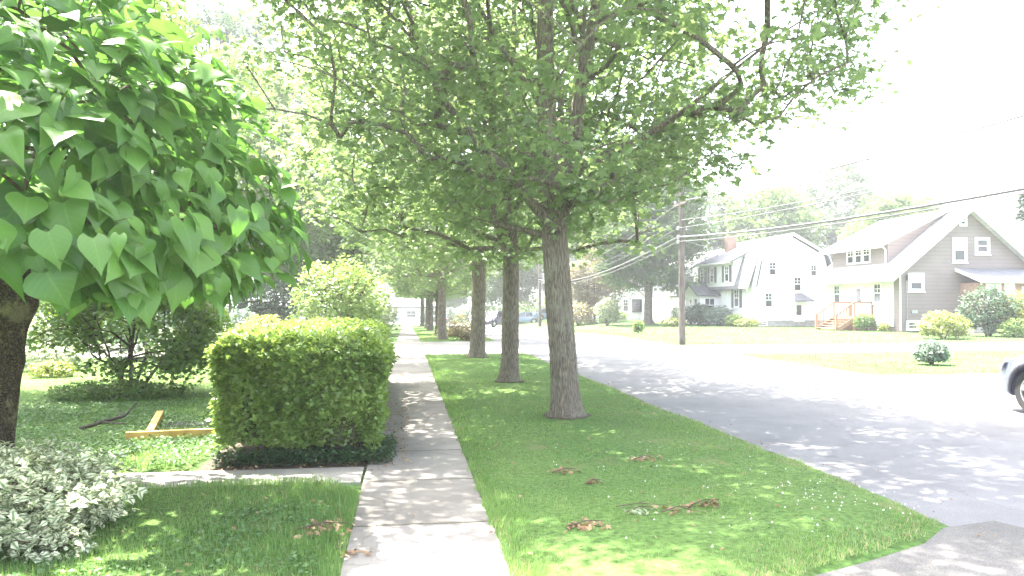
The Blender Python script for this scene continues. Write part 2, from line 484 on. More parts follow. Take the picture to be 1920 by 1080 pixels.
class MB:
    """collects simple solids into one mesh"""
    def __init__(s):
        s.v, s.f = [], []

    def add(s, v, f):
        b = len(s.v)
        s.v += [tuple(p) for p in v]
        s.f += [tuple(i + b for i in q) for q in f]
        return s

    def box(s, x0, x1, y0, y1, z0, z1):
        v = [(x, y, z) for z in (z0, z1) for y in (y0, y1) for x in (x0, x1)]
        return s.add(v, [(0, 2, 3, 1), (4, 5, 7, 6), (0, 1, 5, 4), (2, 6, 7, 3), (0, 4, 6, 2), (1, 3, 7, 5)])

    def slab(s, quad, t):
        """a quad given a thickness downwards along its normal"""
        q = [Vector(p) for p in quad]
        n = (q[1] - q[0]).cross(q[2] - q[0]).normalized()
        if n.z < 0: n = -n
        v = q + [p - n * t for p in q]
        k = len(q)
        f = [tuple(range(k)), tuple(range(2 * k - 1, k - 1, -1))]
        f += [(i, k + i, k + (i + 1) % k, (i + 1) % k) for i in range(k)]
        return s.add(v, f)

    def prism(s, poly, axis, a0, a1):
        """a polygon extruded along axis; poly points are the other two coordinates in order"""
        def P(p, a):
            return {'x': (a, p[0], p[1]), 'y': (p[0], a, p[1]), 'z': (p[0], p[1], a)}[axis]
        k = len(poly)
        v = [P(p, a0) for p in poly] + [P(p, a1) for p in poly]
        f = [tuple(range(k)), tuple(range(2 * k - 1, k - 1, -1))]
        f += [(i, k + i, k + (i + 1) % k, (i + 1) % k) for i in range(k)]
        return s.add(v, f)

    def bar(s, a, b, w, h=None):
        a, b = Vector(a), Vector(b)
        h = h or w
        d = (b - a).normalized()
        up = Vector((0, 0, 1)) if abs(d.z) < 0.95 else Vector((1, 0, 0))
        x = d.cross(up).normalized()
        y = x.cross(d).normalized()
        v = [p + x * sx * w / 2 + y * sy * h / 2 for p in (a, b) for sx, sy in ((-1, -1), (1, -1), (1, 1), (-1, 1))]
        return s.add(v, [(3, 2, 1, 0), (4, 5, 6, 7), (0, 1, 5, 4), (1, 2, 6, 5), (2, 3, 7, 6), (3, 0, 4, 7)])

    def tube(s, pts, rad, n=8, caps=True):
        pts = [Vector(p) for p in pts]
        m = len(pts)
        rad = [rad] * m if isinstance(rad, (int, float)) else list(rad)
        v, f = [], []
        ref = None
        for i, p in enumerate(pts):
            d = (pts[min(i + 1, m - 1)] - pts[max(i - 1, 0)]).normalized()
            if ref is None:
                ref = d.orthogonal().normalized()
            ref = (ref - d * ref.dot(d)).normalized()
            y = d.cross(ref)
            for k in range(n):
                a = 2 * PI * k / n
                v.append(p + (ref * math.cos(a) + y * math.sin(a)) * rad[i])
        for i in range(m - 1):
            for k in range(n):
                k2 = (k + 1) % n
                f.append((i * n + k, i * n + k2, (i + 1) * n + k2, (i + 1) * n + k))
        if caps:
            f.append(tuple(range(n - 1, -1, -1)))
            f.append(tuple(range((m - 1) * n, m * n)))
        return s.add(v, f)

    def build(s, name, mat, parent=None, smooth=False, loc=None, angle=35):
        me = bpy.data.meshes.new(name)
        me.from_pydata(s.v, [], s.f)
        me.update()
        if smooth:
            me.polygons.foreach_set('use_smooth', np.ones(len(me.polygons), bool))
            me.set_sharp_from_angle(angle=R(angle))
        return link(name, me, mat, parent, loc)


# ------------------------------------------------------------------ leaves
def fan(ring, centre):
    V = [centre] + ring
    k = len(ring)
    return np.array(V, float), [(0, 1 + i, 1 + (i + 1) % k) for i in range(k)]


def lobed_leaf():
    half = [(0.05, 0.0), (0.40, 0.04), (0.20, 0.24), (0.54, 0.42), (0.46, 0.56), (0.21, 0.58), (0.16, 0.80)]
    ring = [(x, y, -0.28 * abs(x) ** 1.2 - 0.16 * y * y) for x, y in half] + [(0, 1.05, -0.2)] + \
           [(-x, y, -0.28 * abs(x) ** 1.2 - 0.16 * y * y) for x, y in reversed(half)]
    V, F = fan(ring, (0, 0.36, 0.03))
    return V, F, None


def oval_leaf(w=0.32):
    V = np.array([(0, 0, 0), (w, 0.38, 0.10), (0, 1, -0.12), (-w, 0.38, 0.10), (0, 0.42, 0.0)])
    return V, [(0, 1, 4), (4, 1, 2), (0, 4, 3), (4, 2, 3)], np.array([(0, 0), (1, .4), (0, 1), (-1, .4), (0, .4)])


def diamond_leaf(w=0.42):
    V = np.array([(0, 0, 0), (w, 0.45, 0.13), (0, 1, -0.05), (-w, 0.45, 0.13)])
    return V, [(0, 1, 2), (0, 2, 3)], None


def spray_leaf():
    """a twig end with several leaves, for trees seen from far away"""
    vs, fs = [], []
    for a, s0, tilt in ((0, 1.0, 0.1), (0.9, .8, -.2), (-1.0, .85, -.15), (1.9, .6, .25), (-2.0, .65, .3)):
        b = len(vs)
        for x, y, z in ((0, 0.05, 0), (.22, .3, .08), (0, .75, -.05), (-.22, .3, .08)):
            X = x * math.cos(a) + y * math.sin(a)
            Y = -x * math.sin(a) + y * math.cos(a)
            vs.append((X * s0, Y * s0 + 0.3, z + tilt * y))
        fs += [(b, b + 1, b + 2), (b, b + 2, b + 3)]
    return np.array(vs), fs, None


def heart_leaf():
    T = [0, .06, .16, .28, .42, .56, .70, .84, .98, 1.12]
    W = [.20, .33, .42, .455, .43, .36, .26, .14, .05, .0]
    U = [-1, -.72, -.36, 0, .36, .72, 1]
    V, UV = [], []
    for t, w in zip(T, W):
        for u in U:
            back = 0.20 * abs(u) ** 1.6 * max(0, 1 - t / 0.3) ** 1.3
            x = u * w
            y = t - back
            z = 0.20 * abs(u) * w - 0.36 * y * y - 0.08 * abs(u) ** 3 * w + 0.018 * math.sin(9 * t + 3 * u) * abs(u)
            V.append((x, y, z))
            UV.append((u * (0.5 + w), t))
    k = len(U)
    F = [(r * k + c, r * k + c + 1, (r + 1) * k + c + 1, (r + 1) * k + c) for r in range(len(T) - 1) for c in range(k - 1)]
    return np.array(V), F, np.array(UV)


LOBED, OVAL, DIAMOND, SPRAY, HEART = lobed_leaf(), oval_leaf(), diamond_leaf(), spray_leaf(), heart_leaf()


def norm(a):
    return a / np.maximum(np.linalg.norm(a, axis=-1, keepdims=True), 1e-9)


def leaf_mesh(name, tpl, P, tip, nrm, size, r, rnd=None, smooth=False, jit=0.0):
    TV, TF, TUV = tpl
    n, k = len(P), len(TV)
    tip = norm(tip)
    side = norm(np.cross(tip, nrm))
    nn = np.cross(side, tip)
    size = np.asarray(size).reshape(-1, 1, 1)
    tv = TV[None, :, :]
    if jit:
        tv = tv * (1 + r.normal(0, jit, (n, 1, 3)) * np.array([1, 0.3, 1.6]))
    V = P[:, None, :] + size * (tv[..., 0:1] * side[:, None] + tv[..., 1:2] * tip[:, None] + tv[..., 2:3] * nn[:, None])
    if rnd is None:
        rnd = r.random(n)
    flat = np.concatenate([np.array(f) for f in TF])
    tot = np.array([len(f) for f in TF])
    fl = (flat[None, :] + (np.arange(n) * k)[:, None]).ravel()
    tots = np.tile(tot, n)
    starts = np.concatenate([[0], np.cumsum(tots)[:-1]])
    uv = np.tile(TUV, (n, 1)) if TUV is not None else None
    return np_mesh(name, V.reshape(-1, 3), fl, starts, tots, np.repeat(rnd, k), uv, smooth)


def sphere_dirs(r, n):
    return norm(r.normal(size=(n, 3)))


def leaf_orient(r, n, droop=0.25, up=0.8):
    """mostly level leaves with their tips hanging a little"""
    nrm = norm(np.stack([r.normal(0, .55, n), r.normal(0, .55, n), np.full(n, up)], -1))
    az = r.random(n) * 2 * PI
    tip = np.stack([np.cos(az), np.sin(az), r.normal(-droop, .3, n)], -1)
    tip = tip - nrm * (tip * nrm).sum(-1, keepdims=True) * 0.7
    return norm(tip), nrm


# ------------------------------------------------------------------ trees
def skeleton(r, trunk, trunk_r, limbs, targets, bend=0.12):
    """trunk: polyline; limbs: list of polylines rooted on it; targets: twig ends to reach.
    returns node positions, parents, radii"""
    P = [Vector(p) for p in trunk]
    par = [-1] + list(range(len(trunk) - 1))
    fixed = {i: rr for i, rr in enumerate(trunk_r)}
    for (root, pts, rads) in limbs:
        prev = root
        for p, rr in zip(pts, rads):
            P.append(Vector(p)); par.append(prev); prev = len(P) - 1
            fixed[prev] = rr
    zmin = trunk[max(1, len(trunk) // 3)][2]
    axis = np.array(trunk[-1])
    order = np.argsort([math.hypot(t[0] - trunk[0][0], t[1] - trunk[0][1]) + 0.25 * abs(t[2] - trunk[0][2]) for t in targets])
    arr = np.array([tuple(p) for p in P])
    dist0 = np.array([math.hypot(p.x - trunk[0][0], p.y - trunk[0][1]) for p in P])
    for ti in order:
        t = np.array(targets[ti])
        d = np.linalg.norm(arr - t, axis=1)
        dt = math.hypot(t[0] - trunk[0][0], t[1] - trunk[0][1])
        pen = d + np.maximum(0, arr[:, 2] - t[2] + 0.1) * 1.6 + np.maximum(0, dist0 - dt) * 1.5 + (arr[:, 2] < zmin) * 50
        b = int(np.argmin(pen))
        a = Vector(arr[b]); tv = Vector(t)
        ln = (tv - a).length
        nseg = 2 if ln < 1.0 else 3 if ln < 2.5 else 4
        off = Vector((r.normal(0, bend), r.normal(0, bend), abs(r.normal(0, bend)) + 0.03)) * ln
        prev = b
        for k in range(1, nseg + 1):
            u = k / nseg
            q = a.lerp(tv, u) + off * (4 * u * (1 - u)) * 0.5
            P.append(q); par.append(prev); prev = len(P) - 1
            arr = np.vstack([arr, [tuple(q)]])
            dist0 = np.append(dist0, math.hypot(q.x - trunk[0][0], q.y - trunk[0][1]))
    n = len(P)
    cnt = [0] * n
    has = [False] * n
    for i in range(n):
        if par[i] >= 0: has[par[i]] = True
    for i in range(n - 1, -1, -1):
        if not has[i]: cnt[i] += 1
        if par[i] >= 0: cnt[par[i]] += cnt[i]
    # parents of grafted twigs always precede their children, so one sweep is enough
    rad = [0.007 * c ** 0.5 + 0.004 for c in cnt]
    for i, rr in fixed.items():
        rad[i] = rr
    return P, par, rad


def branch_mesh(mb, P, par, rad, skip, n=6):
    for i in range(skip, len(P)):
        p = par[i]
        if p < 0: continue
        r0 = min(rad[p], rad[i] * 1.25 + 0.004)
        mb.tube([P[p], P[i]], [r0, rad[i]], n if rad[i] > 0.03 else 4, caps=False)


def trunk_mesh(pts, rads, r, n=20, flare=1.35, knots=(), rough=0.03, sub=5):
    """round trunk with a root flare, slow ripples and healed knots"""
    pts = [Vector(p) for p in pts]
    PP, RR = [], []
    for i in range(len(pts) - 1):
        for k in range(sub):
            u = k / sub
            PP.append(pts[i].lerp(pts[i + 1], u)); RR.append(rads[i] * (1 - u) + rads[i + 1] * u)
    PP.append(pts[-1]); RR.append(rads[-1])
    z0 = pts[0].z
    ph = r.random(6) * 6.28
    v, f = [], []
    for j, (p, rr) in enumerate(zip(PP, RR)):
        h = p.z - z0
        fl = 1 + (flare - 1) * math.exp(-h / 0.16)
        for k in range(n):
            a = 2 * PI * k / n
            root = 1 + 0.16 * math.exp(-h / 0.18) * math.sin(5 * a + ph[0]) + 0.02 * math.sin(3 * a + ph[1] + h * 0.8)
            wob = 1 + rough * noise.noise(Vector((math.cos(a) * 2 + ph[2], math.sin(a) * 2, h * 1.4)))
            q = p + Vector((math.cos(a), math.sin(a), 0)) * rr * fl * root * wob
            for (ka, kh, ks, kr) in knots:
                dd = ((math.atan2(math.sin(a - ka), math.cos(a - ka)) * rr) ** 2 + (h - kh) ** 2) / (kr * kr)
                q += Vector((math.cos(a), math.sin(a), 0)) * ks * math.exp(-dd)
            v.append(q)
    m = len(PP)
    for i in range(m - 1):
        for k in range(n):
            k2 = (k + 1) % n
            f.append((i * n + k, i * n + k2, (i + 1) * n + k2, (i + 1) * n + k))
    f.append(tuple(range((m - 1) * n, m * n)))
    mb = MB(); mb.add(v, f)
    return mb


def crown_targets(r, n, c, rx, ry, rzu, rzd, zfloor=None, shell=0.55, lump=0.28, seed=0.0, test=None):
    out = []
    tries = 0
    while len(out) < n and tries < n * 60:
        tries += 1
        d = Vector(r.normal(size=3)).normalized()
        lumpy = 1 + lump * noise.noise(d * 2.3 + Vector((seed, seed * 1.7, 3.1)))
        u = r.random() ** (1 / 3) if r.random() > shell else 0.72 + 0.28 * r.random()
        p = Vector((d.x * rx, d.y * ry, d.z * (rzu if d.z > 0 else rzd))) * u * lumpy
        q = Vector(c) + p
        if zfloor is not None and q.z < zfloor(math.hypot(q.x - c[0], q.y - c[1]), q):
            continue
        if noise.noise(q * 0.55 + Vector((seed * 3, 7, 1))) < -0.28:
            continue
        if test and not test(q):
            continue
        out.append(tuple(q))
    return out


def cluster_leaves(r, targets, per, spread, flat=0.45):
    T = np.array(targets)
    n = len(T)
    P = np.repeat(T, per, axis=0) + r.normal(0, 1, (n * per, 3)) * np.array([spread, spread, spread * flat])
    base = np.repeat(r.random(n), per)
    rnd = np.clip(0.55 * base + 0.45 * r.random(n * per), 0, 1)
    return P, rnd


def tree(name, loc, label, cat, group, r, trunk, trunk_r, limbs, targets, per, spread, size, tpl, leafm, barkm,
         knots=(), flare=1.35, hang=0.25, n=18, flat=0.45):
    root = empty(name, loc, label, cat, group)
    P, par, rad = skeleton(r, trunk, trunk_r, limbs, targets)
    mb = trunk_mesh(trunk, trunk_r, r, n=n, flare=flare, knots=knots)
    branch_mesh(mb, P, par, rad, len(trunk))
    mb.build('trunk', barkm, root, smooth=True, angle=60)
    LP, rnd = cluster_leaves(r, targets, per, spread, flat)
    tip, nrm = leaf_orient(r, len(LP), hang)
    me = leaf_mesh('crown', tpl, LP, tip, nrm, size * r.uniform(.65, 1.25, len(LP)), r, rnd, jit=0.15)
    link('crown', me, leafm, root)
    return root


def dup_tree(src, loc, rz, sc, label, group=None, leafm=None):
    c = src.copy()
    COL.objects.link(c)
    c.location = loc
    c.rotation_euler = (0, 0, rz)
    c.scale = sc if isinstance(sc, tuple) else (sc, sc, sc)
    c['label'] = label
    if group: c['group'] = group
    for ch in src.children:
        d = ch.copy()
        COL.objects.link(d)
        d.parent = c
        if leafm is not None and ch.name.startswith('crown'):
            d.material_slots[0].link = 'OBJECT'
            d.material_slots[0].material = leafm
    return c


def bush(name, loc, label, cat, rx, ry, h, leafm, nleaf, size, r, tpl=OVAL, group=None, stems=5, low=0.05, lump=0.3,
         shell=0.75, boxy=0.0, hang=0.1, stem_h=0.0, outward=0.6):
    """a shrub: stems from the ground and a lumpy mass of leaves"""
    root = empty(name, loc, label, cat, group)
    sd = r.random() * 50
    n = int(nleaf)
    d = sphere_dirs(r, n * 2)
    d = d[d[:, 2] > -0.75][:n]
    n = len(d)
    lum = np.array([1 + lump * noise.noise(Vector(q) * 2.6 + Vector((sd, 0, sd))) + 0.10 * noise.noise(Vector(q) * 7 + Vector((sd, 3, 0))) for q in d])
    u = np.where(r.random(n) < shell, r.uniform(.78, 1.04, n), r.random(n) ** .5 * .9)
    hz = (h - stem_h) / 2
    P = d * np.array([rx, ry, hz]) * (lum * u)[:, None] + np.array([0, 0, stem_h + hz * 0.96])
    P[:, 2] = np.maximum(P[:, 2], low + r.random(n) * 0.06)
    nrm = norm(d * outward + np.stack([r.normal(0, .4, n), r.normal(0, .4, n), np.full(n, .7)], -1))
    az = r.random(n) * 2 * PI
    tip = np.stack([np.cos(az), np.sin(az), r.normal(-hang, .35, n)], -1) + d * 0.5
    mb = MB()
    for k in range(stems):
        a = 2 * PI * (k + r.random() * .6) / stems
        q = Vector((math.cos(a) * rx * .55, math.sin(a) * ry * .55, h * .7))
        b = Vector((math.cos(a) * rx * .08, math.sin(a) * ry * .08, 0))
        mid = b.lerp(q, .5) + Vector((r.normal(0, .05), r.normal(0, .05), h * .06)) * 1.0
        s = 0.012 + 0.012 * h
        mb.tube([b, mid, q], [s * 1.3, s, s * .35], 6)
        for t in range(3):
            e = q + Vector((r.normal(0, rx * .3), r.normal(0, ry * .3), abs(r.normal(0, h * .12))))
            mb.tube([mid.lerp(q, .3 + .25 * t), e], [s * .5, s * .2], 4)
    mb.build('stem', M['twig'], root, smooth=True, angle=60)
    me = leaf_mesh('foliage', tpl, P, tip, nrm, size * r.uniform(.6, 1.3, n), r, jit=0.15)
    link('foliage', me, leafm, root)
    return root


# =================================================================== CAMERA, SKY, SUN
cam = bpy.data.cameras.new('camera')
cam.sensor_width = 36
cam.lens = 27.1875
cam.clip_end = 4000
co = bpy.data.objects.new('camera', cam)
COL.objects.link(co)
co.location = (0, 0, 1.7)
co.rotation_euler = (R(90 + 1.2248), 0, R(-7.8128))
scn.camera = co

SUN_EL, SUN_DIR = 67.0, (-0.62, 0.785)          # the sun stands high, ahead and to the left
wd = bpy.data.worlds.new('World')
scn.world = wd
wd.use_nodes = True
wn = wd.node_tree
bg = wn.nodes['Background']
sky = wn.nodes.new('ShaderNodeTexSky')
sky.sky_type = 'NISHITA'
sky.sun_disc = False
sky.sun_elevation = R(SUN_EL)
sky.sun_rotation = math.atan2(SUN_DIR[0], SUN_DIR[1])
sky.altitude = 100
sky.air_density = 1.0
sky.dust_density = 5.0
sky.ozone_density = 1.0
hs = wn.nodes.new('ShaderNodeHueSaturation')          # a milky summer sky, hardly blue
hs.inputs['Saturation'].default_value = 0.58
wn.links.new(sky.outputs[0], hs.inputs['Color'])
wn.links.new(hs.outputs[0], bg.inputs['Color'])
bg.inputs['Strength'].default_value = 0.15
sl = bpy.data.lights.new('sun', 'SUN')
sl.energy = 3.7
sl.angle = R(0.6)
sl.color = (1.0, 0.95, 0.86)
so = bpy.data.objects.new('sun', sl)
COL.objects.link(so)
sd = Vector((SUN_DIR[0] * math.cos(R(SUN_EL)), SUN_DIR[1] * math.cos(R(SUN_EL)), math.sin(R(SUN_EL))))
so.rotation_euler = (-sd).to_track_quat('-Z', 'Y').to_euler()
so.location = (-20, 15, 40)

scn.view_settings.view_transform = 'Standard'
scn.view_settings.look = 'None'
scn.view_settings.gamma = 1
scn.view_settings.use_curve_mapping = False
scn.view_settings.exposure = 3.3
scn.render.engine = 'CYCLES'
cy = scn.cycles
cy.max_bounces = 8
cy.diffuse_bounces = 4
cy.transmission_bounces = 5
cy.glossy_bounces = 2
cy.use_denoising = True
cy.sample_clamp_indirect = 6


# =================================================================== GROUND
def grid_mesh(name, xs, ys, zf, mat, kind='structure'):
    V = [(x, y, zf(x, y)) for y in ys for x in xs]
    k = len(xs)
    F = [(j * k + i, j * k + i + 1, (j + 1) * k + i + 1, (j + 1) * k + i) for j in range(len(ys) - 1) for i in range(k - 1)]
    me = bpy.data.meshes.new(name)
    me.from_pydata(V, [], F)
    me.polygons.foreach_set('use_smooth', np.ones(len(F), bool))
    o = link(name, me, mat)
    return props(o, kind=kind)


def span(a, b, s):
    n = max(1, int(round((b - a) / s)))
    return [a + (b - a) * i / n for i in range(n + 1)]


gx = [-2500, -900, -350, -150, -90, -60] + span(-50, 8, 6) + span(9, 26, 1.0) + [32, 40, 60, 90, 150, 350, 900, 2500]
gy = [-600, -150, -50, -20] + span(-10, 40, 5) + span(45, 230, 5) + [300, 600, 1200, 3000]
grid_mesh('ground', gx, gy, lambda x, y: G(x, y) - 0.03, M['ground'])


def road_l(y):
    return 4.2 + 0.10 * noise.noise(Vector((3.3, y * 0.35, 0))) + 0.05 * noise.noise(Vector((9.3, y * 1.6, 0)))


def road_r(y):
    return 10.5 + 0.18 * noise.noise(Vector((5.3, y * 0.3, 2))) + 0.08 * noise.noise(Vector((1.3, y * 1.4, 0)))


def strip(name, fl, fr, ys, zo, mat, nx=6, thick=0.0, crown=0.0):
    V, F = [], []
    for y in ys:
        a, b = fl(y), fr(y)
        row = []
        for i in range(nx + 1):
            x = a + (b - a) * i / nx
            u = i / nx
            row.append((x, y, G(x, y) + zo + crown * 4 * u * (1 - u)))
        if thick:
            row = [(row[0][0], y, row[0][2] - thick)] + row + [(row[-1][0], y, row[-1][2] - thick)]
        V += row
    k = nx + 1 + (2 if thick else 0)
    for j in range(len(ys) - 1):
        for i in range(k - 1):
            F.append((j * k + i, j * k + i + 1, (j + 1) * k + i + 1, (j + 1) * k + i))
    me = bpy.data.meshes.new(name)
    me.from_pydata(V, [], F)
    o = link(name, me, mat)
    return props(o, kind='structure')


strip('road', road_l, road_r, span(-15, 260, 1.0), -0.026, M['asphalt'], 6)
strip('road_shoulder', lambda y: road_r(y) - .05, lambda y: 11.25 + .25 * noise.noise(Vector((y * .5, 2, 8))), span(-15, 120, 1.0), -0.022, M['gravel'], 3)
strip('sidewalk', lambda y: -0.40 + .02 * noise.noise(Vector((y * .9, 0, 0))), lambda y: 0.66 + .02 * noise.noise(Vector((y * .8, 5, 0))), span(-10, 26.55, .5), 0.0, M['concrete'], 2, 0.08)
strip('sidewalk', lambda y: -0.40, lambda y: 0.66, span(35.6, 118, 2.0), 0.0, M['concrete'], 2, 0.08)


def patch(name, poly, zo, mat, thick=0.06):
    V = [(x, y, G(x, y) + zo) for x, y in poly] + [(x, y, G(x, y) + zo - thick) for x, y in poly]
    k = len(poly)
    me = bpy.data.meshes.new(name)
    me.from_pydata(V, [], [tuple(range(k))] + [(i, k + i, k + (i + 1) % k, (i + 1) % k) for i in range(k)])
    me.update()
    o = link(name, me, mat)
    return props(o, kind='structure')


patch('front_walk', [(-9, 7.66), (-0.43, 7.60), (-0.43, 8.30), (-9, 8.36)], -0.004, M['concrete_plain'])
patch('driveway', [(-14, 26.6), (-.4, 26.6), (4.35, 26.0), (4.35, 35.9), (-.4, 35.5), (-14, 35.5)], -0.002, M['concrete_plain'])
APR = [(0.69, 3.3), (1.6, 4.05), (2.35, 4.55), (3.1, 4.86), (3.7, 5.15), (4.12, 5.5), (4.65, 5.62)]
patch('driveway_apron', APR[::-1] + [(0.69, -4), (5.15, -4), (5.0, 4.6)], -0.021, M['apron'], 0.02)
patch('driveway', [(11.0, 12.0), (30, 12.6), (30, 17.4), (11.0, 17.4)], -0.018, M['gravel'], 0.02)
patch('driveway', [(11.0, 25.6), (24, 26.6), (36, 27.0), (36, 31.6), (24, 31.2), (11.0, 31.4)], -0.018, M['concrete_plain'], 0.02)
patch('cross_street', [(-40, 119), (4.0, 119), (4.0, 149), (-40, 149)], -0.015, M['concrete_plain'], 0.02)


def apron_y(x):
    if x <= APR[0][0]: return APR[0][1]
    for (x0, y0), (x1, y1) in zip(APR, APR[1:]):
        if x <= x1: return y0 + (y1 - y0) * (x - x0) / (x1 - x0)
    return APR[-1][1]


def mound(name, fl, fr, fy0, y1, hgt, mat, nx=18, ny=90):
    """turf standing a little above the paving beside it"""
    V, F = [], []
    for j in range(ny + 1):
        s = j / ny
        for i in range(nx + 1):
            u = i / nx
            yy = fy0(fl(y1) + (fr(y1) - fl(y1)) * u)
            y = yy + (y1 - yy) * s
            x = fl(y) + (fr(y) - fl(y)) * u
            e = min(1, min(u, 1 - u) * 9, min(s, 1 - s) * 30)
            z = G(x, y) - 0.028 + (hgt + .03) * (e ** .5) + 0.018 * noise.noise(Vector((x * 1.3, y * 1.3, 0))) * e
            V.append((x, y, z))
    k = nx + 1
    for j in range(ny):
        for i in range(nx):
            F.append((j * k + i, j * k + i + 1, (j + 1) * k + i + 1, (j + 1) * k + i))
    me = bpy.data.meshes.new(name)
    me.from_pydata(V, [], F)
    me.polygons.foreach_set('use_smooth', np.ones(len(F), bool))
    o = link(name, me, mat)
    return props(o, kind='structure')


wl = lambda y: 0.67 + .035 * noise.noise(Vector((y * 2.2, 1, 0)))
mound('verge', wl, lambda y: road_l(y) + .03, lambda x: apron_y(x) + .04 * noise.noise(Vector((x * 4, 0, 0))), 26.5, 0.035, M['verge_soil'])
mound('verge', wl, lambda y: road_l(y) + .03, lambda x: 35.8, 118, 0.03, M['verge_soil'], 10, 60)
mound('lawn', lambda y: -7.0, lambda y: -0.41 + .05 * noise.noise(Vector((y * 2.0, 4, 0))) - .35 * max(0, (y - 6.9) / .7) ** 2, lambda x: 1.5, 7.62, 0.035, M['verge_soil'], 30, 30)
mound('lawn', lambda y: -14.0, lambda y: -2.25, lambda x: 8.38, 24.0, 0.02, M['verge_soil'], 30, 40)


# ------------------------------------------------------------------ grass
def grass_patch(name, label, regions, r, mat=None, hmul=1.0):
    """regions: (x0, x1, y0, y1, density, width, height, test)"""
    PP, WW, HH = [], [], []
    for x0, x1, y0, y1, den, w, h, test in regions:
        n = int((x1 - x0) * (y1 - y0) * den)
        p = np.stack([r.uniform(x0, x1, n), r.uniform(y0, y1, n)], -1)
        keep = np.array([test(a, b) for a, b in p])
        clump = np.array([noise.noise(Vector((a * 2.1, b * 2.1, 4))) * .5 + noise.noise(Vector((a * .7, b * .7, 9))) * .6 for a, b in p])
        keep &= (r.random(n) < 0.82 + clump * .55)
        p = p[keep]; clump = clump[keep]
        PP.append(p)
        WW.append(w * r.uniform(.6, 1.4, len(p)))
        HH.append(h * hmul * np.clip(1 + clump * .6, .4, 1.9) * r.uniform(.45, 1.25, len(p)))
    P = np.concatenate(PP); W = np.concatenate(WW); H = np.concatenate(HH)
    n = len(P)
    z = np.array([G(a, b) for a, b in P])
    az = r.random(n) * 2 * PI
    lean = r.normal(0, .55, n)
    s = np.stack([np.cos(az), np.sin(az)], -1)
    d = np.stack([-np.sin(az), np.cos(az)], -1)
    V = np.zeros((n, 5, 3))
    for i, (sg, hh, wd_) in enumerate([(-1, -.12, 1), (1, -.12, 1), (1, .55, .7), (-1, .55, .7), (0, 1, 0)]):
        bendf = max(hh, 0) ** 1.8
        V[:, i, :2] = P + s * (sg * wd_ * W / 2)[:, None] + d * (lean * H * bendf)[:, None]
        V[:, i, 2] = z + H * hh * (1 - .15 * abs(lean)) + 0.005
    fl = (np.array([0, 1, 2, 3, 3, 2, 4])[None] + (np.arange(n) * 5)[:, None]).ravel()
    tots = np.tile([4, 3], n)
    st = np.concatenate([[0], np.cumsum(tots)[:-1]])
    tone = np.array([noise.noise(Vector((a * .9, b * .9, 20))) for a, b in P])
    rnd = np.clip(.45 + .7 * tone + r.normal(0, .22, n), 0, .92)
    dry = np.array([noise.noise(Vector((a * 1.3, b * 1.3, 41))) for a, b in P])
    pr = .05 + .35 * np.clip(dry - .12, 0, 1)
    if name == 'verge_grass':
        ed = np.array([min(road_l(b) - a, (b - apron_y(a)) * .8) for a, b in P])
        pr += .38 * np.clip(1 - ed / .45, 0, 1)
        V[:, :, 2] = z[:, None] + .005 + (V[:, :, 2] - z[:, None] - .005) * np.clip(.45 + ed / .5, .45, 1)[:, None]
    rnd[r.random(n) < pr] = 1.0
    me = np_mesh(name, V.reshape(-1, 3), fl, st, tots, np.repeat(rnd, 5))
    o = link(name, me, mat or M['grass'])
    props(o, label, 'grass', kind='stuff')
    return o


TRUNKS = [(2.37, 11.34, .36), (2.23, 16.66, .32), (2.24, 24.38, .38)]


def in_verge(x, y):
    if any((x - a) ** 2 + (y - b) ** 2 < (c * (1 + .25 * noise.noise(Vector((x * 4, y * 4, 7))))) ** 2 for a, b, c in TRUNKS): return False
    rag = .10 * noise.noise(Vector((x * 5, y * 5, 2)))
    return wl(y) - .02 + rag * .4 < x < road_l(y) - .05 + rag and y > apron_y(x) + .05 + rag and not 26.5 < y < 35.8


T = lambda x, y: True
grass_patch('verge_grass', 'mown bright green grass of the strip between sidewalk and street', [
    (.6, 4.3, 3.3, 7, 5200, .0042, .05, in_verge), (.6, 4.3, 7, 11, 3000, .0052, .05, in_verge),
    (.6, 4.4, 11, 18, 1500, .008, .05, in_verge), (.6, 4.4, 18, 27, 700, .012, .05, in_verge),
    (.6, 4.4, 35.8, 60, 160, .025, .05, in_verge)], np.random.default_rng(3))


def in_front(x, y):
    return x < -0.40 - .35 * max(0, (y - 6.9) / .7) ** 2 and (x + 3.3) ** 2 + (y - 6.2) ** 2 > .5


grass_patch('lawn_grass', 'longer shaded grass of the lawn corner beside the pale variegated shrub', [
    (-4.2, -.3, 3.6, 7.66, 4200, .0055, .085, in_front)], np.random.default_rng(4))
grass_patch('lawn_grass', 'grass of the lawn behind the front walk, left of the clipped hedge', [
    (-7, -2.3, 8.4, 13, 1000, .008, .06, (lambda x, y: x < -2.2 - .03 * (y - 8.4) + .10 * noise.noise(Vector((y * 3, 1, 1))))), (-10, -2.75, 13, 24, 420, .014, .05, T)], np.random.default_rng(6))
grass_patch('far_grass', 'sunlit grass of the lawns across the street', [
    (11.3, 30, 17.5, 25.6, 45, .02, .05, T), (11.3, 31, 31.7, 58, 18, .03, .06, T)], np.random.default_rng(7), M['far_grass'])

r = np.random.default_rng(8)


def scatter_low(name, label, cat, n, area, size, mat, tpl, test, zoff=.02, kind='stuff', zr=.05, hmax=None):
    p = np.stack([r.uniform(area[0], area[1], n * 2), r.uniform(area[2], area[3], n * 2)], -1)
    keep = [test(a, b) for a, b in p]
    p = p[keep][:n]
    m = len(p)
    z = np.array([G(a, b) for a, b in p]) + zoff + r.random(m) * zr
    tip, nrm = leaf_orient(r, m, .1, 1.0)
    tip[:, 2] += .15
    me = leaf_mesh(name, tpl, np.column_stack([p, z]), tip, nrm, size * r.uniform(.6, 1.3, m), r)
    o = link(name, me, mat)
    return props(o, label, cat, kind=kind)


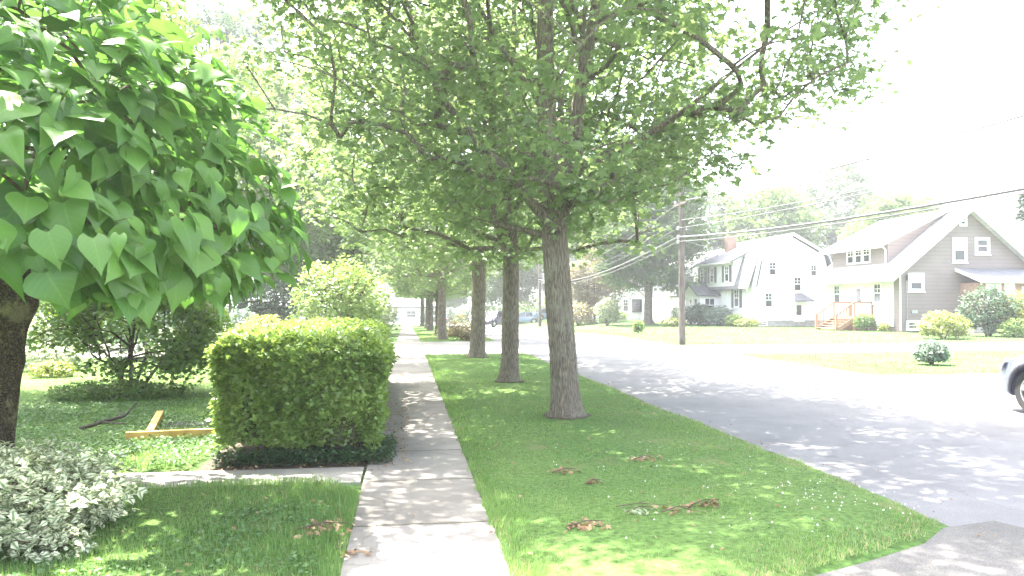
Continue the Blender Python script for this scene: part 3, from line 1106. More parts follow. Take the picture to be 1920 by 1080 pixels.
def cover_test(x, y):
    return noise.noise(Vector((x * .8, y * .8, 3))) + .25 * noise.noise(Vector((x * 3, y * 3, 3))) > -.12 and x < -2.2 - .03 * (y - 8.4) + .12 * noise.noise(Vector((y * 3, 1, 1)))


scatter_low('ground_cover', 'low leafy ground cover creeping over the shaded lawn round the lumber frame', 'ground cover', 20000, (-6.2, -2.1, 8.45, 13.6), .042, M['ground_cover'], OVAL, cover_test, .03, zr=.07)
scatter_low('ground_cover', 'broad leaved weeds in the shaded grass at the near left corner', 'weeds', 2600, (-3.2, -.55, 4.0, 6.6), .04, M['ground_cover'], OVAL,
            lambda x, y: noise.noise(Vector((x * 1.2, y * 1.2, 13))) > .02 and in_front(x, y), .03, zr=.05)
scatter_low('ground_cover', 'patches of clover leaves in the mown verge', 'clover', 3800, (.75, 4.1, 4.2, 11), .022, M['ground_cover'], OVAL,
            lambda x, y: noise.noise(Vector((x * .9, y * .9, 33))) > .12 and in_verge(x, y), .035, zr=.02)
mbc = MB()
for k in range(120):
    if k < 60:
        x, y = 3.45 + r.normal(0, .35), 6.05 + r.normal(0, .35)
    else:
        x, y = r.uniform(1.4, 4.0), r.uniform(4.8, 9.0)
    if not in_verge(x, y): continue
    s = .005 + r.random() * .005
    z = .075 + r.random() * .03
    for a in range(3):
        q = [(x + s * math.cos(t + a) * (1 - .3 * a), y + s * math.sin(t + a) * (1 - .3 * a), z + s * .6 * a) for t in (0, 1.26, 2.51, 3.77, 5.03)]
        mbc.add(q, [(0, 1, 2, 3, 4)])
props(mbc.build('clover_flowers', M['clover']), 'tiny white clover flowers dotted over the verge grass', 'clover', kind='stuff')


for a, b, c in TRUNKS:
    pts = []
    for k in range(22):
        q = 2 * PI * k / 22
        rr = c * (1.02 + .22 * noise.noise(Vector((math.cos(q) * 2 + a, math.sin(q) * 2 + b, 1))))
        pts.append((a + rr * math.cos(q), b + rr * math.sin(q)))
    patch('bare_soil', pts, .052, M['soil'], .05)

# ------------------------------------------------------------------ dry leaf clumps
def leaf_clump(x, y, w, n, label, cat='dead leaves', group='clumps of dry brown leaves', mat='dry_leaf', twig=True, zb=.055):
    root = empty('leaf_clump', (x, y, G(x, y)), label, cat, group)
    P = np.stack([r.normal(0, w * .34, n), r.normal(0, w * .26, n), zb - .012 + r.random(n) * .03], -1)
    tip, nrm = leaf_orient(r, n, 0.0, .6)
    link('leaves', leaf_mesh('leaves', LOBED, P, tip, nrm, .042 * r.uniform(.6, 1.3, n), r, jit=.3), M[mat], root)
    if twig:
        a = r.random() * 3
        mb = MB()
        mb.tube([(-w * .6, -.03, zb), (0, .02 * math.sin(a), zb + .03), (w * .6, .05, zb + .01)], [.006, .005, .003], 5)
        mb.tube([(0, .02 * math.sin(a), zb + .03), (w * .3, -.09, zb + .02)], [.004, .002], 5)
        mb.build('twig', M['twig'], root)
    return root


leaf_clump(2.54, 8.03, .26, 34, 'small brown leaf clump in the grass nearest the big trunk')
leaf_clump(1.56, 7.52, .22, 22, 'faint tan leaf clump left of a smaller one in the middle of the verge')
leaf_clump(1.72, 7.02, .14, 12, 'smallest tan leaf clump, in the middle of the verge')
leaf_clump(2.17, 5.98, .26, 30, 'brown leaf clump right of the pale bleached clump')
leaf_clump(2.46, 6.16, .22, 32, 'brown leaf clump with a long twig nearest the clover flowers')
leaf_clump(1.34, 5.69, .26, 40, 'reddish brown flattened leaf clump nearest the sidewalk on the verge')
leaf_clump(1.86, 6.02, .20, 24, 'pale bleached leaf clump with a bare twig on the verge', mat='shrub_pale')
leaf_clump(-.60, 5.84, .30, 46, 'dark brown leaf clump on the lawn edge left of the sidewalk', zb=.07)
leaf_clump(-.35, 5.38, .20, 22, 'pinkish brown leaves lying on the left edge of the sidewalk', zb=.01, twig=False)
root = None
stk = MB()
stk.tube([(.15, 0, .06), (.35, .03, .072), (.58, -.02, .06)], [.005, .004, .002], 6)
stk.tube([(.35, .03, .072), (.45, .10, .08)], [.003, .0015], 5)
o = props(stk.build('fallen_stick', M['twig'], loc=(1.55, 6.15, 0)), 'thin bare stick lying across the grass behind the pale leaf clump', 'stick')

# =================================================================== STREET TREES
rt = np.random.default_rng(21)


def floor1(rr, q):
    right = q.x > 0
    if right: return 2.75 + 0.36 * rr + (0.25 * max(0, rr - 3))
    return 2.75 + 0.10 * rr


t1_trunk = [(0, 0, 0), (-.03, .02, .7), (-.10, .04, 1.7), (-.16, .05, 2.7), (-.20, .04, 3.7), (-.28, .02, 4.5), (-.30, .1, 5.8), (-.22, .15, 7.2), (-.15, .1, 8.8), (-.1, 0, 10.2)]
t1_rad = [.222, .205, .20, .195, .205, .14, .125, .10, .07, .04]
t1_limbs = [
    (3, [(-.20, -.18, 2.78), (-.42, -.25, 3.02), (-.85, -.28, 3.55), (-1.35, -.2, 4.05), (-1.85, -.1, 4.7), (-2.3, 0, 5.6), (-2.9, .1, 6.3)], [.085, .08, .07, .062, .05, .04, .02]),
    (4, [(.15, -.05, 3.75), (.6, -.2, 3.95), (1.15, -.3, 4.2), (1.75, -.4, 4.6), (2.35, -.5, 5.1), (3.1, -.6, 5.7), (3.9, -.7, 6.2)], [.07, .055, .048, .042, .034, .024, .014]),
    (4, [(.12, .02, 4.2), (.22, 0, 4.9), (.42, .05, 5.9), (.62, .1, 7.2), (.9, .15, 8.6)], [.11, .10, .085, .06, .03]),
    (4, [(-.05, -.12, 4.1), (.12, -.22, 4.6), (.2, -.3, 5.6), (.26, -.35, 6.8)], [.06, .05, .04, .025]),
    (5, [(-.45, .1, 4.9), (-.9, .3, 5.6), (-1.4, .6, 6.6)], [.06, .05, .03]),
    (4, [(-.1, .25, 4.1), (.1, .9, 4.7), (.3, 1.8, 5.5), (.4, 2.8, 6.3)], [.08, .06, .045, .02]),
    (4, [(-.45, .0, 3.9), (-.75, .15, 4.05), (-1.2, .5, 4.4)], [.035, .028, .015]),
]
c1 = crown_targets(rt, 840, (-.1, .4, 6.9), 5.0, 4.6, 5.0, 4.6, floor1, .55, .36, 1.3)
c1 += crown_targets(rt, 120, (1.0, -4.7, 7.5), 3.3, 2.4, 1.5, 1.2, None, .3, .3, 2.6)  # leaf clusters above the view, added to shade the driveway apron
c1 += crown_targets(rt, 190, (.2, -.6, 9.4), 4.6, 4.6, 2.0, 1.2, None, .3, .3, 3.6)  # extra upper crown, mostly out of view, added to deepen verge and road shade
c1 += crown_targets(rt, 90, (-3.3, -1.6, 6.7), 1.8, 2.2, 1.5, 1.2, None, .3, .3, 5.6)
# the loose outer sprays over the street
c1 += [(4.75, -.2, 5.35), (4.6, -.3, 4.95), (4.4, -.2, 5.9), (4.2, -.4, 5.2), (4.0, -.6, 5.55), (3.6, -.7, 5.0), (3.3, -.5, 5.3), (3.9, -.3, 6.1), (2.9, -.6, 4.9),
       (.5, -.7, 3.15), (.25, -.75, 3.3), (.75, -.6, 3.25), (-.15, -.7, 3.35), (.9, -.9, 3.5), (1.3, -.8, 3.4), (1.7, -.6, 3.6), (0.1, -.9, 3.6), (-.5, -.9, 3.7), (.45, -1.0, 3.75), (-.9, -1.0, 3.4), (-1.3, -.8, 3.3), (-1.6, -1.2, 3.6)]
tree('maple_tree', (2.37, 11.34, 0), 'largest street tree with furrowed trunk and thick low limb nearest the camera', 'tree', 'street trees in a row along the verge', rt,
     t1_trunk, t1_rad, t1_limbs, c1, 42, .26, .116, LOBED, M['maple_leaf'], M['bark'], knots=[(-2.0, 2.72, .05, .12), (-1.4, 2.95, -.03, .12), (-.6, 3.3, .04, .2)], n=28, hang=.35)


def fl2(a, b):
    return lambda rr, q: a + b * rr


t2_trunk = [(0, 0, 0), (.02, 0, .9), (.03, 0, 2.0), (.03, 0, 2.9), (-.02, .05, 3.6), (-.05, .1, 4.6), (0, .1, 6.0), (.1, 0, 7.6), (.1, 0, 9.0)]
t2_rad = [.20, .185, .175, .175, .15, .12, .09, .06, .03]
t2_limbs = [(3, [(-.2, -.1, 3.2), (-.42, -.15, 3.8), (-.6, -.1, 4.6), (-.9, 0, 5.8)], [.10, .085, .07, .04]),
            (4, [(.25, 0, 4.0), (.6, .1, 4.8), (1.0, .2, 5.9)], [.08, .06, .03]),
            (3, [(-.2, .2, 3.1), (-.9, .5, 3.4), (-1.8, .9, 3.8)], [.06, .045, .02])]
c2 = crown_targets(rt, 620, (-.1, 0, 6.2), 4.7, 4.4, 4.6, 4.0, fl2(2.55, .16), .5, .3, 4.1)
t2 = tree('maple_tree', (2.23, 16.66, 0), 'second street tree with a slim straight trunk and a round knot', 'tree', 'street trees in a row along the verge', rt,
          t2_trunk, t2_rad, t2_limbs, c2, 30, .30, .155, LOBED, M['maple_leaf'], M['bark'], knots=[(-1.7, 2.45, .05, .16), (-2.9, 1.2, .015, .25)], n=22, hang=.3)
t3_trunk = [(0, 0, 0), (.03, 0, 1.0), (.04, 0, 2.2), (.03, 0, 3.4), (.05, 0, 4.4), (.0, 0, 5.4), (-.1, .1, 7.0), (-.1, .1, 8.8), (-.1, 0, 10.4)]
t3_rad = [.25, .235, .225, .22, .19, .15, .11, .07, .03]
t3_limbs = [(3, [(-.35, -.1, 3.55), (-.9, -.15, 3.78), (-1.6, -.2, 3.95), (-2.4, -.2, 4.4), (-3.2, -.1, 5.0)], [.12, .10, .085, .06, .03]),
            (4, [(.35, .1, 4.8), (.9, .2, 5.4), (1.7, .3, 6.4)], [.10, .07, .03]),
            (4, [(0, -.4, 4.6), (0, -1.2, 5.1), (.1, -2.2, 5.9)], [.08, .06, .02])]
c3 = crown_targets(rt, 640, (-.3, 0, 6.9), 5.4, 4.8, 5.0, 4.3, fl2(3.0, .06), .5, .3, 8.7)
t3 = tree('maple_tree', (2.24, 24.38, 0), 'third street tree with a stout trunk and a horizontal limb over the sidewalk', 'tree', 'street trees in a row along the verge', rt,
          t3_trunk, t3_rad, t3_limbs, c3, 30, .33, .165, LOBED, M['maple_leaf'], M['bark'], knots=[(-1.5, 2.35, .04, .2)], n=22, hang=.3)
dup_tree(t2, (1.74, 37.5, 0), 2.1, 1.05, 'pale trunked street tree just beyond the cross driveway, beside the brush pile')
for (x, y, rz, s, lab, lm) in [
        (1.9, 47.0, .7, .80, 'slim dark street tree right behind the pale trunk beyond the driveway', None),
        (1.9, 60.0, 4.0, .95, 'street tree third from the far end of the row', None),
        (2.0, 73.0, 1.2, .9, 'dark thin street tree second from the far end of the row', None),
        (1.8, 86.0, 5.3, 1.0, 'farthest street tree at the end of the row', None)]:
    dup_tree(t3 if s > .85 else t2, (x, y, G(x, y)), rz, s, lab, None, lm)

# =================================================================== BACKGROUND TREES
rb = np.random.default_rng(33)


def big_tree(loc, h, rad, label, leafm, seed, nclu=420, per=26, size=.42, spread=.55, trunk_r=.35, floor=.22, bark='bark_far', group='trees beyond the gardens', name='broadleaf_tree', lump=.34, limbs=None, tw=None):
    tk = [(0, 0, 0), (0, 0, h * .12), (.1, .05, h * .25), (.0, .1, h * .42), (-.1, .0, h * .62), (0, 0, h * .85)]
    tr = [trunk_r, trunk_r * .85, trunk_r * .75, trunk_r * .5, trunk_r * .28, .04]
    tg = crown_targets(rb, nclu, (0, 0, h * .58), rad, rad, h * .42, h * .42, (lambda rr, q: h * floor + .05 * rr), .62, lump, seed)
    return tree(name, (loc[0], loc[1], G(*loc)), label, 'tree', group, rb, tk, tr, limbs or [], tg, per, spread, size, SPRAY, M[leafm], M[bark], n=12, flat=.55)


shade = big_tree((-7.6, 14.5), 9.5, 4.3, 'dark leafy tree hidden behind the catalpa trunk at the left edge', 'far_leaf', 2.2, 420, 30, .2, .34, .2, .34, group='garden trees on the left')
bA = big_tree((-8.8, 44.0), 16.0, 5.2, 'sunlit pale green tree rising behind the right shoulder of the catalpa', 'far_leaf_light', 5.5, 520, 30, .30, .42, .25, .2, group='garden trees on the left')
bB = big_tree((-14.3, 62.0), 26.5, 7.5, 'tall dark bluish tree rising above the catalpa top', 'far_leaf_dark', 7.1, 520, 30, .42, .55, .4, .15, group='garden trees on the left')
bC = big_tree((21.2, 66.0), 15.5, 5.0, 'large front yard tree between the white porch house and the near utility pole', 'far_leaf', 9.9, 620, 30, .40, .55, .42, .20, group='trees across the street')
bD = big_tree((42.2, 86.0), 15.6, 6.2, 'rounded light green tree behind the white gambrel roofed house', 'far_leaf_light', 12.2, 480, 30, .48, .6, .35, .1, group='trees across the street')
bE = big_tree((56.8, 96.0), 21.0, 7.5, 'tall airy grey green tree standing above the tan house roof', 'far_leaf_grey', 14.2, 420, 24, .55, .7, .4, .2, group='trees across the street', lump=.5)
for src, (x, y), rz, s, lab, grp, lm in [
        (bD, (52.0, 76.0), 1.0, (.75, .75, .87), 'small bright green tree peeping over the tan house dormer', 'trees across the street', None),
        (bB, (36.0, 92.0), 2.0, .68, 'dark green tree filling the gap above the grey house', 'trees across the street', 'far_leaf_dark'),
        (bC, (29.0, 104.0), 3.0, 1.35, 'broad green tree far behind the white porch house', 'trees across the street', 'far_leaf'),
        (bD, (26.5, 112.0), 1.9, 1.5, 'tallest grey green tree far behind the utility pole top', 'trees across the street', 'far_leaf_grey'),
        (bC, (8.5, 150.0), 1.3, .9, 'green tree at the far bend of the street', 'trees across the street', None),
        (bD, (14.0, 108.0), .3, .75, 'rounded yellow green tree beyond the parked dark vehicle', 'trees across the street', 'far_leaf_light'),
        (bC, (-6.2, 52.0), .4, .85, 'leafy tree on the left of the sidewalk behind the tall loose bush', 'garden trees on the left', 'far_leaf_light'),
        (bA, (-5.0, 68.0), 2.4, .7, 'tree on the left of the sidewalk towards the far building', 'garden trees on the left', None),
        (bC, (-9.5, 84.0), 3.4, .85, 'tall tree in the far left distance before the cross street', 'garden trees on the left', 'far_leaf_light'),
        (bB, (-21.0, 36.0), 4.4, .5, 'dark tree at the far left behind the garden', 'garden trees on the left', None),
        (bC, (-22.0, 70.0), 5.0, 1.0, 'wide green tree deep in the left background', 'garden trees on the left', None),
        (bD, (-30.0, 52.0), 1.5, 1.1, 'light green tree deep in the left background', 'garden trees on the left', None),
        (bC, (-12.0, 172.0), 2.2, 1.0, 'tree left behind the far white building', 'trees behind the far building', 'far_leaf'),
        (bC, (2.0, 178.0), 4.9, .9, 'tree right behind the far white building', 'trees behind the far building', 'far_leaf_grey'),
        (bB, (66.0, 84.0), 1.1, .5, 'dark tree low behind the right end of the tan house', 'trees across the street', None),
        (bD, (78.0, 92.0), 2.1, .8, 'green tree out beyond the right edge of the tan house', 'trees across the street', None),
        (bE, (24.0, 132.0), .5, .9, 'grey green tree far down the right side of the street', 'trees across the street', None)]:
    dup_tree(src, (x, y, G(x, y)), rz, s, lab, grp, M[lm] if lm else None)

big_tree((19.1, 77.0), 7.4, 3.0, 'small copper leaved tree left of the white porch house', 'copper_leaf', 17.0, 260, 26, .30, .4, .16, .08, group='trees across the street')
lim = [(2, [(-.3, 0, 5.4), (-1.0, 0, 7.4), (-1.3, .1, 10.0), (-1.6, .2, 13)], [.36, .32, .26, .12]),
       (2, [(1.2, 0, 5.6), (2.8, 0, 7.2), (4.6, .1, 9.0), (6.5, .2, 10.5)], [.34, .28, .2, .1])]
big_tree((20.3, 93.0), 19.0, 7.0, 'old tree with two bare grey limbs seen right of the largest trunk', 'far_leaf', 19.3, 380, 26, .5, .7, .55, .36, bark='bark_grey', limbs=lim, group='trees across the street')

# a conifer at the right edge
root = empty('spruce_tree', (48.6, 55.0, 0), 'dark blue green spruce tip at the right edge above the roofs', 'tree', 'trees across the street')
mb = MB(); mb.tube([(0, 0, 0), (0, 0, 6), (0, 0, 11.0)], [.2, .12, .02], 10)
PP, TT = [], []
for k in range(90):
    z = 1.2 + 9.6 * (k / 90) ** .9
    rr = 2.5 * (1 - z / 11.1) + .1
    a = k * 2.4
    tipv = Vector((math.cos(a) * rr, math.sin(a) * rr, z - rr * .22))
    mb.tube([(0, 0, z), tuple(tipv)], [.03, .008], 4)
    for j in range(46):
        u = .15 + .85 * rb.random()
        p = Vector((0, 0, z)).lerp(tipv, u)
        PP.append((p.x + rb.normal(0, .07), p.y + rb.normal(0, .07), p.z - .04 + rb.normal(0, .05)))
        aa = a + rb.normal(0, .7)
        TT.append((math.cos(aa), math.sin(aa), -.25 + rb.normal(0, .2)))
mb.build('trunk', M['bark_far'], root)
PP, TT = np.array(PP), np.array(TT)
link('crown', leaf_mesh('crown', DIAMOND, PP, TT, np.tile((0., 0, 1), (len(PP), 1)) + rb.normal(0, .3, (len(PP), 3)), .32 * rb.uniform(.6, 1.2, len(PP)), rb), M['far_leaf_dark'], root)

# =================================================================== CATALPA
rc = np.random.default_rng(77)
CX, CY = -3.55, 7.35
root = empty('catalpa_tree', (CX, CY, 0), 'umbrella shaped tree with big heart shaped leaves and lichened trunk at left', 'tree')
ct = [(0, 0, 0), (.0, 0, .5), (.03, 0, 1.0), (.06, .0, 1.45), (.07, 0, 1.85), (.05, 0, 2.2)]
cr = [.155, .14, .145, .165, .20, .17]
cl_t = []
CR, CZ = 2.5, 2.3


def dome(az, el, u):
    """point on the umbrella crown, u=1 at the outside"""
    wob = 1 + .10 * noise.noise(Vector((math.cos(az) * 1.6, math.sin(az) * 1.6, el * 1.7 + 5))) + .05 * noise.noise(Vector((math.cos(az) * 5, math.sin(az) * 5, el * 5)))
    ce, se = math.cos(el), math.sin(el)
    rr = CR * (abs(ce) ** .8) * wob * u
    zz = CZ + (2.05 * se if se > 0 else 1.35 * se) * wob * u
    return np.array([math.cos(az) * rr + .0, math.sin(az) * rr - 1.15, zz])


for k in range(90):
    cl_t.append(tuple(dome(rc.random() * 6.283, math.asin(min(.98, rc.uniform(-.25, 1.0))), rc.uniform(.7, .9))))
P, par, rad = skeleton(rc, ct, cr, [], cl_t, .2)
mb = trunk_mesh(ct, cr, rc, n=26, flare=1.25, knots=[(-1.2, 1.75, .06, .14), (.2, 1.7, .07, .15), (-2.2, 1.85, .06, .12), (-.4, 1.2, .04, .1)], rough=.10, sub=7)
mb.build('trunk', M['bark_dark'], root, smooth=True, angle=70)
mb = MB(); branch_mesh(mb, P, par, rad, len(ct))
mb.build('branches', M['twig'], root, smooth=True, angle=60)
n = 6200
sprays = [(rc.random() * 2 * PI, rc.uniform(-.32, 1.0), rc.choice([1.02, .95, .84, .68], p=[.42, .28, .17, .13])) for _ in range(470)]
LP, LT, LN, LS = [], [], [], []
pet = MB()
for k in range(n):
    if rc.random() < .86:
        sa, ss, u = sprays[int(rc.integers(len(sprays)))]
        ce = max(.25, math.sqrt(max(0, 1 - ss * ss)))
        az, se = sa + rc.normal(0, .105) / ce, ss + rc.normal(0, .085)
        u += rc.normal(0, .035)
    else:
        az, se, u = rc.random() * 2 * PI, rc.uniform(-.34, 1.0), rc.uniform(.7, 1.0)
    se = max(-.38, min(.995, se))
    el = math.asin(se)
    p = dome(az, el, u)
    out = np.array([math.cos(az), math.sin(az), 0])
    low = 1 - max(0, se)
    nrm = out * (.10 + .58 * low ** 2) + np.array([0, 0, 1.0 - .38 * low]) + rc.normal(0, .30, 3)
    a2 = az + rc.normal(0, .85)
    tip = np.array([math.cos(a2), math.sin(a2), -.25 - 1.0 * low ** 1.5 + rc.normal(0, .25)])
    nrm = nrm / np.linalg.norm(nrm)
    tip = tip - nrm * tip.dot(nrm) * .85
    s = .175 * rc.choice([.55, .8, 1.0, 1.2], p=[.15, .3, .35, .2]) * rc.uniform(.85, 1.15)
    LP.append(p); LT.append(tip); LN.append(nrm); LS.append(s)
    if u > .85 and k % 2 == 0:
        tt = tip / np.linalg.norm(tip)
        b = p - tt * s * .35 - nrm * s * .55 - out * .05
        m_ = (p + b) / 2 + nrm * .02
        pet.tube([b, m_, p], [.0045, .0038, .003], 4, caps=False)
LP, LT, LN, LS = map(np.array, (LP, LT, LN, LS))
link('crown', leaf_mesh('crown', HEART, LP, LT, LN, LS, rc, smooth=True, jit=.28), M['catalpa_leaf'], root)
pet.build('petioles', M['shrub_yellow'], root)

# =================================================================== CLIPPED HEDGE
rh = np.random.default_rng(55)
HY0, HY1 = 8.5, 17.4


def hx(side, y, z):
    t = (y - HY0) / (HY1 - HY0)
    taper = .17 * (1 - z / 1.26) ** 1.3
    return (-2.03 - .38 * t + taper) if side < 0 else (-.27 - .26 * t - taper * .55)


def hedge_noise(p):
    return .08 * noise.noise(Vector(p) * 1.7) + .085 * noise.noise(Vector(p) * 4.5) + .06 * noise.noise(Vector(p) * 11.0)


root = empty('hedge', (-1.2, 12.9, 0), 'boxy clipped privet hedge with a sunlit flat top beside the sidewalk', 'hedge')
HP, HN = [], []


def put(p, nr, r=rh):
    d = abs(r.normal(0, .095)) - .05 - hedge_noise(p)
    HP.append(np.array(p) - np.array(nr) * d)
    HN.append(nr)


for k in range(21000):
    z = .16 + 1.10 * rh.random() ** .9
    t = rh.random()
    y = HY0 + .24 * (1 - z / 1.26) ** 1.3
    x = hx(-1, HY0, z) + (hx(1, HY0, z) - hx(-1, HY0, z)) * t
    hole = noise.noise(Vector((x * 2.2, 3.3, z * 2.2))) + (.46 - z) * 1.2
    if hole > .30 and rh.random() < .75: continue
    e = min(t, 1 - t)
    put((x, y + .20 * max(0, 1 - e * 8) ** 2 + .12 * max(0, (z - 1.08) / .18) ** 2, z), (0, -1, 0))
for k in range(34000):
    y = HY0 + (HY1 - HY0) * rh.random() ** 1.5
    t = rh.random()
    x = hx(-1, y, 1.26) + (hx(1, y, 1.26) - hx(-1, y, 1.26)) * t
    e = min(t, 1 - t, (y - HY0) / 2)
    put((x, y, 1.275 - .11 * max(0, 1 - e * 9) ** 2 + .03 * noise.noise(Vector((x * 1.2, y * .9, 7)))), (0, 0, 1))
for side, cnt in ((1, 20000), (-1, 16000)):
    for k in range(cnt):
        y = HY0 + .05 + (HY1 - HY0) * rh.random() ** 1.5
        z = .10 + 1.14 * rh.random() ** .9
        if noise.noise(Vector((y * 1.6, 9.3, z * 2))) + (.35 - z) * 1.0 > .32 and rh.random() < .7: continue
        put((hx(side, y, z), y, z), (side, 0, 0))
for k in range(170):
    y = HY0 + (HY1 - HY0) * rh.random() ** 1.6
    t = rh.random()
    if rh.random() < .7:
        b = Vector((hx(-1, y, 1.26) * (1 - t) + hx(1, y, 1.26) * t, y, 1.25)); dv = Vector((rh.normal(0, .25), rh.normal(0, .25), 1))
    else:
        b = Vector((hx(-1, HY0, 1) * (1 - t) + hx(1, HY0, 1) * t, HY0, .4 + .8 * rh.random())); dv = Vector((rh.normal(0, .3), -.8, .6))
    ln = .05 + .12 * rh.random() ** 2
    for j in range(7):
        HP.append(np.array(b + dv.normalized() * ln * (j + 1) / 7)); HN.append(tuple(dv.normalized() * .4))
HP, HN = np.array(HP), np.array(HN, float)
m = len(HP)
nrm = norm(HN * .55 + np.stack([rh.normal(0, .45, m), rh.normal(0, .45, m), np.full(m, .5)], -1))
az = rh.random(m) * 2 * PI
tip = np.stack([np.cos(az), np.sin(az), rh.normal(.15, .5, m)], -1) + HN * .6
tone = np.clip(.5 + .6 * np.array([noise.noise(Vector(p) * 2.2) for p in HP]) + rh.normal(0, .25, m), 0, 1)
far = np.clip((HP[:, 1] - HY0) / 9, 0, 1)
loc0 = np.array([-1.2, 12.9, 0])
link('foliage', leaf_mesh('foliage', OVAL, HP - loc0, tip, nrm, .060 * (1 + .35 * far) * rh.uniform(.5, 1.35, m), rh, tone, jit=.2), M['hedge_leaf'], root)
mb = MB()
for k in range(330):
    y = HY0 + .25 + (HY1 - HY0 - .5) * rh.random()
    t = .1 + .8 * rh.random()
    x0 = hx(-1, y, 0) * (1 - t) + hx(1, y, 0) * t
    x0 = max(hx(-1, y, 0) + .2, min(hx(1, y, 0) - .15, x0))
    p = Vector((x0, y, 0))
    q = p + Vector((rh.normal(0, .08), rh.normal(0, .08), .45))
    mb.tube([p - Vector(loc0), q - Vector(loc0)], [.012, .009], 5)
    for j in range(5):
        e = q + Vector((rh.normal(0, .2), rh.normal(0, .2), .35 + .4 * rh.random()))
        e.x = max(hx(-1, y, 1) + .08, min(hx(1, y, 1) - .06, e.x)); e.y = max(HY0 + .08, e.y)
        mb.tube([q - Vector(loc0), e - Vector(loc0)], [.007, .003], 4)
mb.build('stems', M['twig'], root)
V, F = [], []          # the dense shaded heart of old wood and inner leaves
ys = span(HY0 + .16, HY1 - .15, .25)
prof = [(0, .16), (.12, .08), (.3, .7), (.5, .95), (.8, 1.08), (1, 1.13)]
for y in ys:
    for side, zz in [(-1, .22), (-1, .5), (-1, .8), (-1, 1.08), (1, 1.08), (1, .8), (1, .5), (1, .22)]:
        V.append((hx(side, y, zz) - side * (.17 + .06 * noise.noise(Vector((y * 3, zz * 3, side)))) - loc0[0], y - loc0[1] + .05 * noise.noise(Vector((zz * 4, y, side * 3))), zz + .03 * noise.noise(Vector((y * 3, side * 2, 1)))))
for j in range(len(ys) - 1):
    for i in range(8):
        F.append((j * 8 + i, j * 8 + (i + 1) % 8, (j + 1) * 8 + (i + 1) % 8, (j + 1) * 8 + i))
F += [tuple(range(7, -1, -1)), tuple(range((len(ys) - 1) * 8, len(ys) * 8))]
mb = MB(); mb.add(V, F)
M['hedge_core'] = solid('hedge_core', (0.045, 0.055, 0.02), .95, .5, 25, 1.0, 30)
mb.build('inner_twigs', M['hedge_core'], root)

# leaves and ivy at its foot
r = np.random.default_rng(91)
scatter_low('hedge_ivy', 'dark ivy and dead leaves at the foot of the clipped hedge', 'ivy', 5200, (-2.0, .06, 8.36, 9.6), .045, M['shrub_evergreen'], OVAL,
            lambda x, y: (y < 8.75 or x > -.5) and abs(noise.noise(Vector((x * 2, y * 2, 1)))) < .5 and x < -.12 + .2 * noise.noise(Vector((y * 3, 1, 1))), .01, zr=.13)
scatter_low('hedge_litter', 'dry leaf litter strewn along the hedge foot and sidewalk edge', 'leaf litter', 1500, (-2.1, .16, 8.2, 14), .035, M['dry_leaf'], OVAL,
            lambda x, y: (y < 8.6 or x > -.55) and x < .05 + .12 * noise.noise(Vector((y * 4, 1, 1))), .006, zr=.02)
patch('soil_bed', [(-2.12, 8.31), (-.2, 8.31), (-.41, 9.2), (-.41, 17.4), (-2.4, 17.4)], -.012, M['soil'], .02)
scatter_low('path_litter', 'bits of dry leaf lying on the sidewalk and its edges', 'leaf litter', 260, (-.55, .75, 4.6, 26), .03, M['dry_leaf'], OVAL,
            lambda x, y: x < -.3 or x > .6 or r.random() < .12, .012, zr=.006)

scatter_low('road_litter', 'grit and dry leaf scraps along the left edge of the street', 'leaf litter', 900, (3.9, 5.0, 5.2, 30), .024, M['dry_leaf'], OVAL,
            lambda x, y: x > road_l(y) - .02 and r.random() < math.exp(-(x - road_l(y)) * 5), -.018, zr=.006)
scatter_low('verge_litter', 'single dry leaf scraps lying in the verge grass', 'leaf litter', 150, (.8, 4.0, 4.4, 16), .032, M['dry_leaf'], LOBED,
            lambda x, y: in_verge(x, y), .05, zr=.02)
scatter_low('lawn_litter', 'single dry leaf scraps lying in the near left lawn', 'leaf litter', 50, (-3.0, -.5, 4.2, 7.4), .03, M['dry_leaf'], LOBED,
            lambda x, y: in_front(x, y), .06, zr=.02)

# =================================================================== SHRUBS
rs = np.random.default_rng(101)
bush('variegated_shrub', (-3.15, 6.15, 0), 'low mound of cream edged variegated leaves at the bottom left corner', 'shrub', 1.05, .95, .62, M['variegated'], 8500, .075, rs, OVAL, None, 6, .02, .32, .8)
bush('variegated_shrub', (-2.32, 5.52, 0), 'small sprig of cream edged leaves in front of the big variegated mound', 'shrub', .26, .2, .22, M['variegated'], 330, .055, rs, OVAL, None, 3, .02, .3, .8)

# garden shrub with several thin trunks
root = empty('garden_shrub', (-5.0, 15.2, 0), 'dark multi stemmed shrub with bare crooked stems left of the hedge', 'shrub', 'garden shrubs on the left')
mb = MB()
tg = crown_targets(rs, 150, (.05, 0, 1.30), 1.55, 1.4, .85, .95, lambda rr, q: .38 + .0 * rr, .6, .3, 3.0)
starts = [[(0, 0, 0), (.08, .0, .35), (.22, .05, .8)], [(-.05, .05, 0), (-.2, 0, .3), (-.42, .1, .6)], [(.08, -.04, 0), (.28, -.06, .32), (.55, -.1, .7)], [(-.02, -.05, 0), (-.02, -.1, .45), (.02, -.15, .9)]]
for si, st_ in enumerate(starts):
    P, par, rad = skeleton(rs, st_, [.035, .03, .024], [], [t for ti, t in enumerate(tg) if ti % 4 == si], .2)
    mb.tube(st_, [.038, .03, .024], 7)
    branch_mesh(mb, P, par, [min(x, .024) for x in rad], 3, 5)
mb.build('stem', M['bark_dark'], root, smooth=True, angle=60)
LP, rnd = cluster_leaves(rs, tg, 72, .17, .6)
tip, nrm = leaf_orient(rs, len(LP), .3)
link('foliage', leaf_mesh('foliage', LOBED, LP, tip, nrm, .085 * rs.uniform(.6, 1.3, len(LP)), rs, rnd, jit=.15), M['shrub_dark'], root)

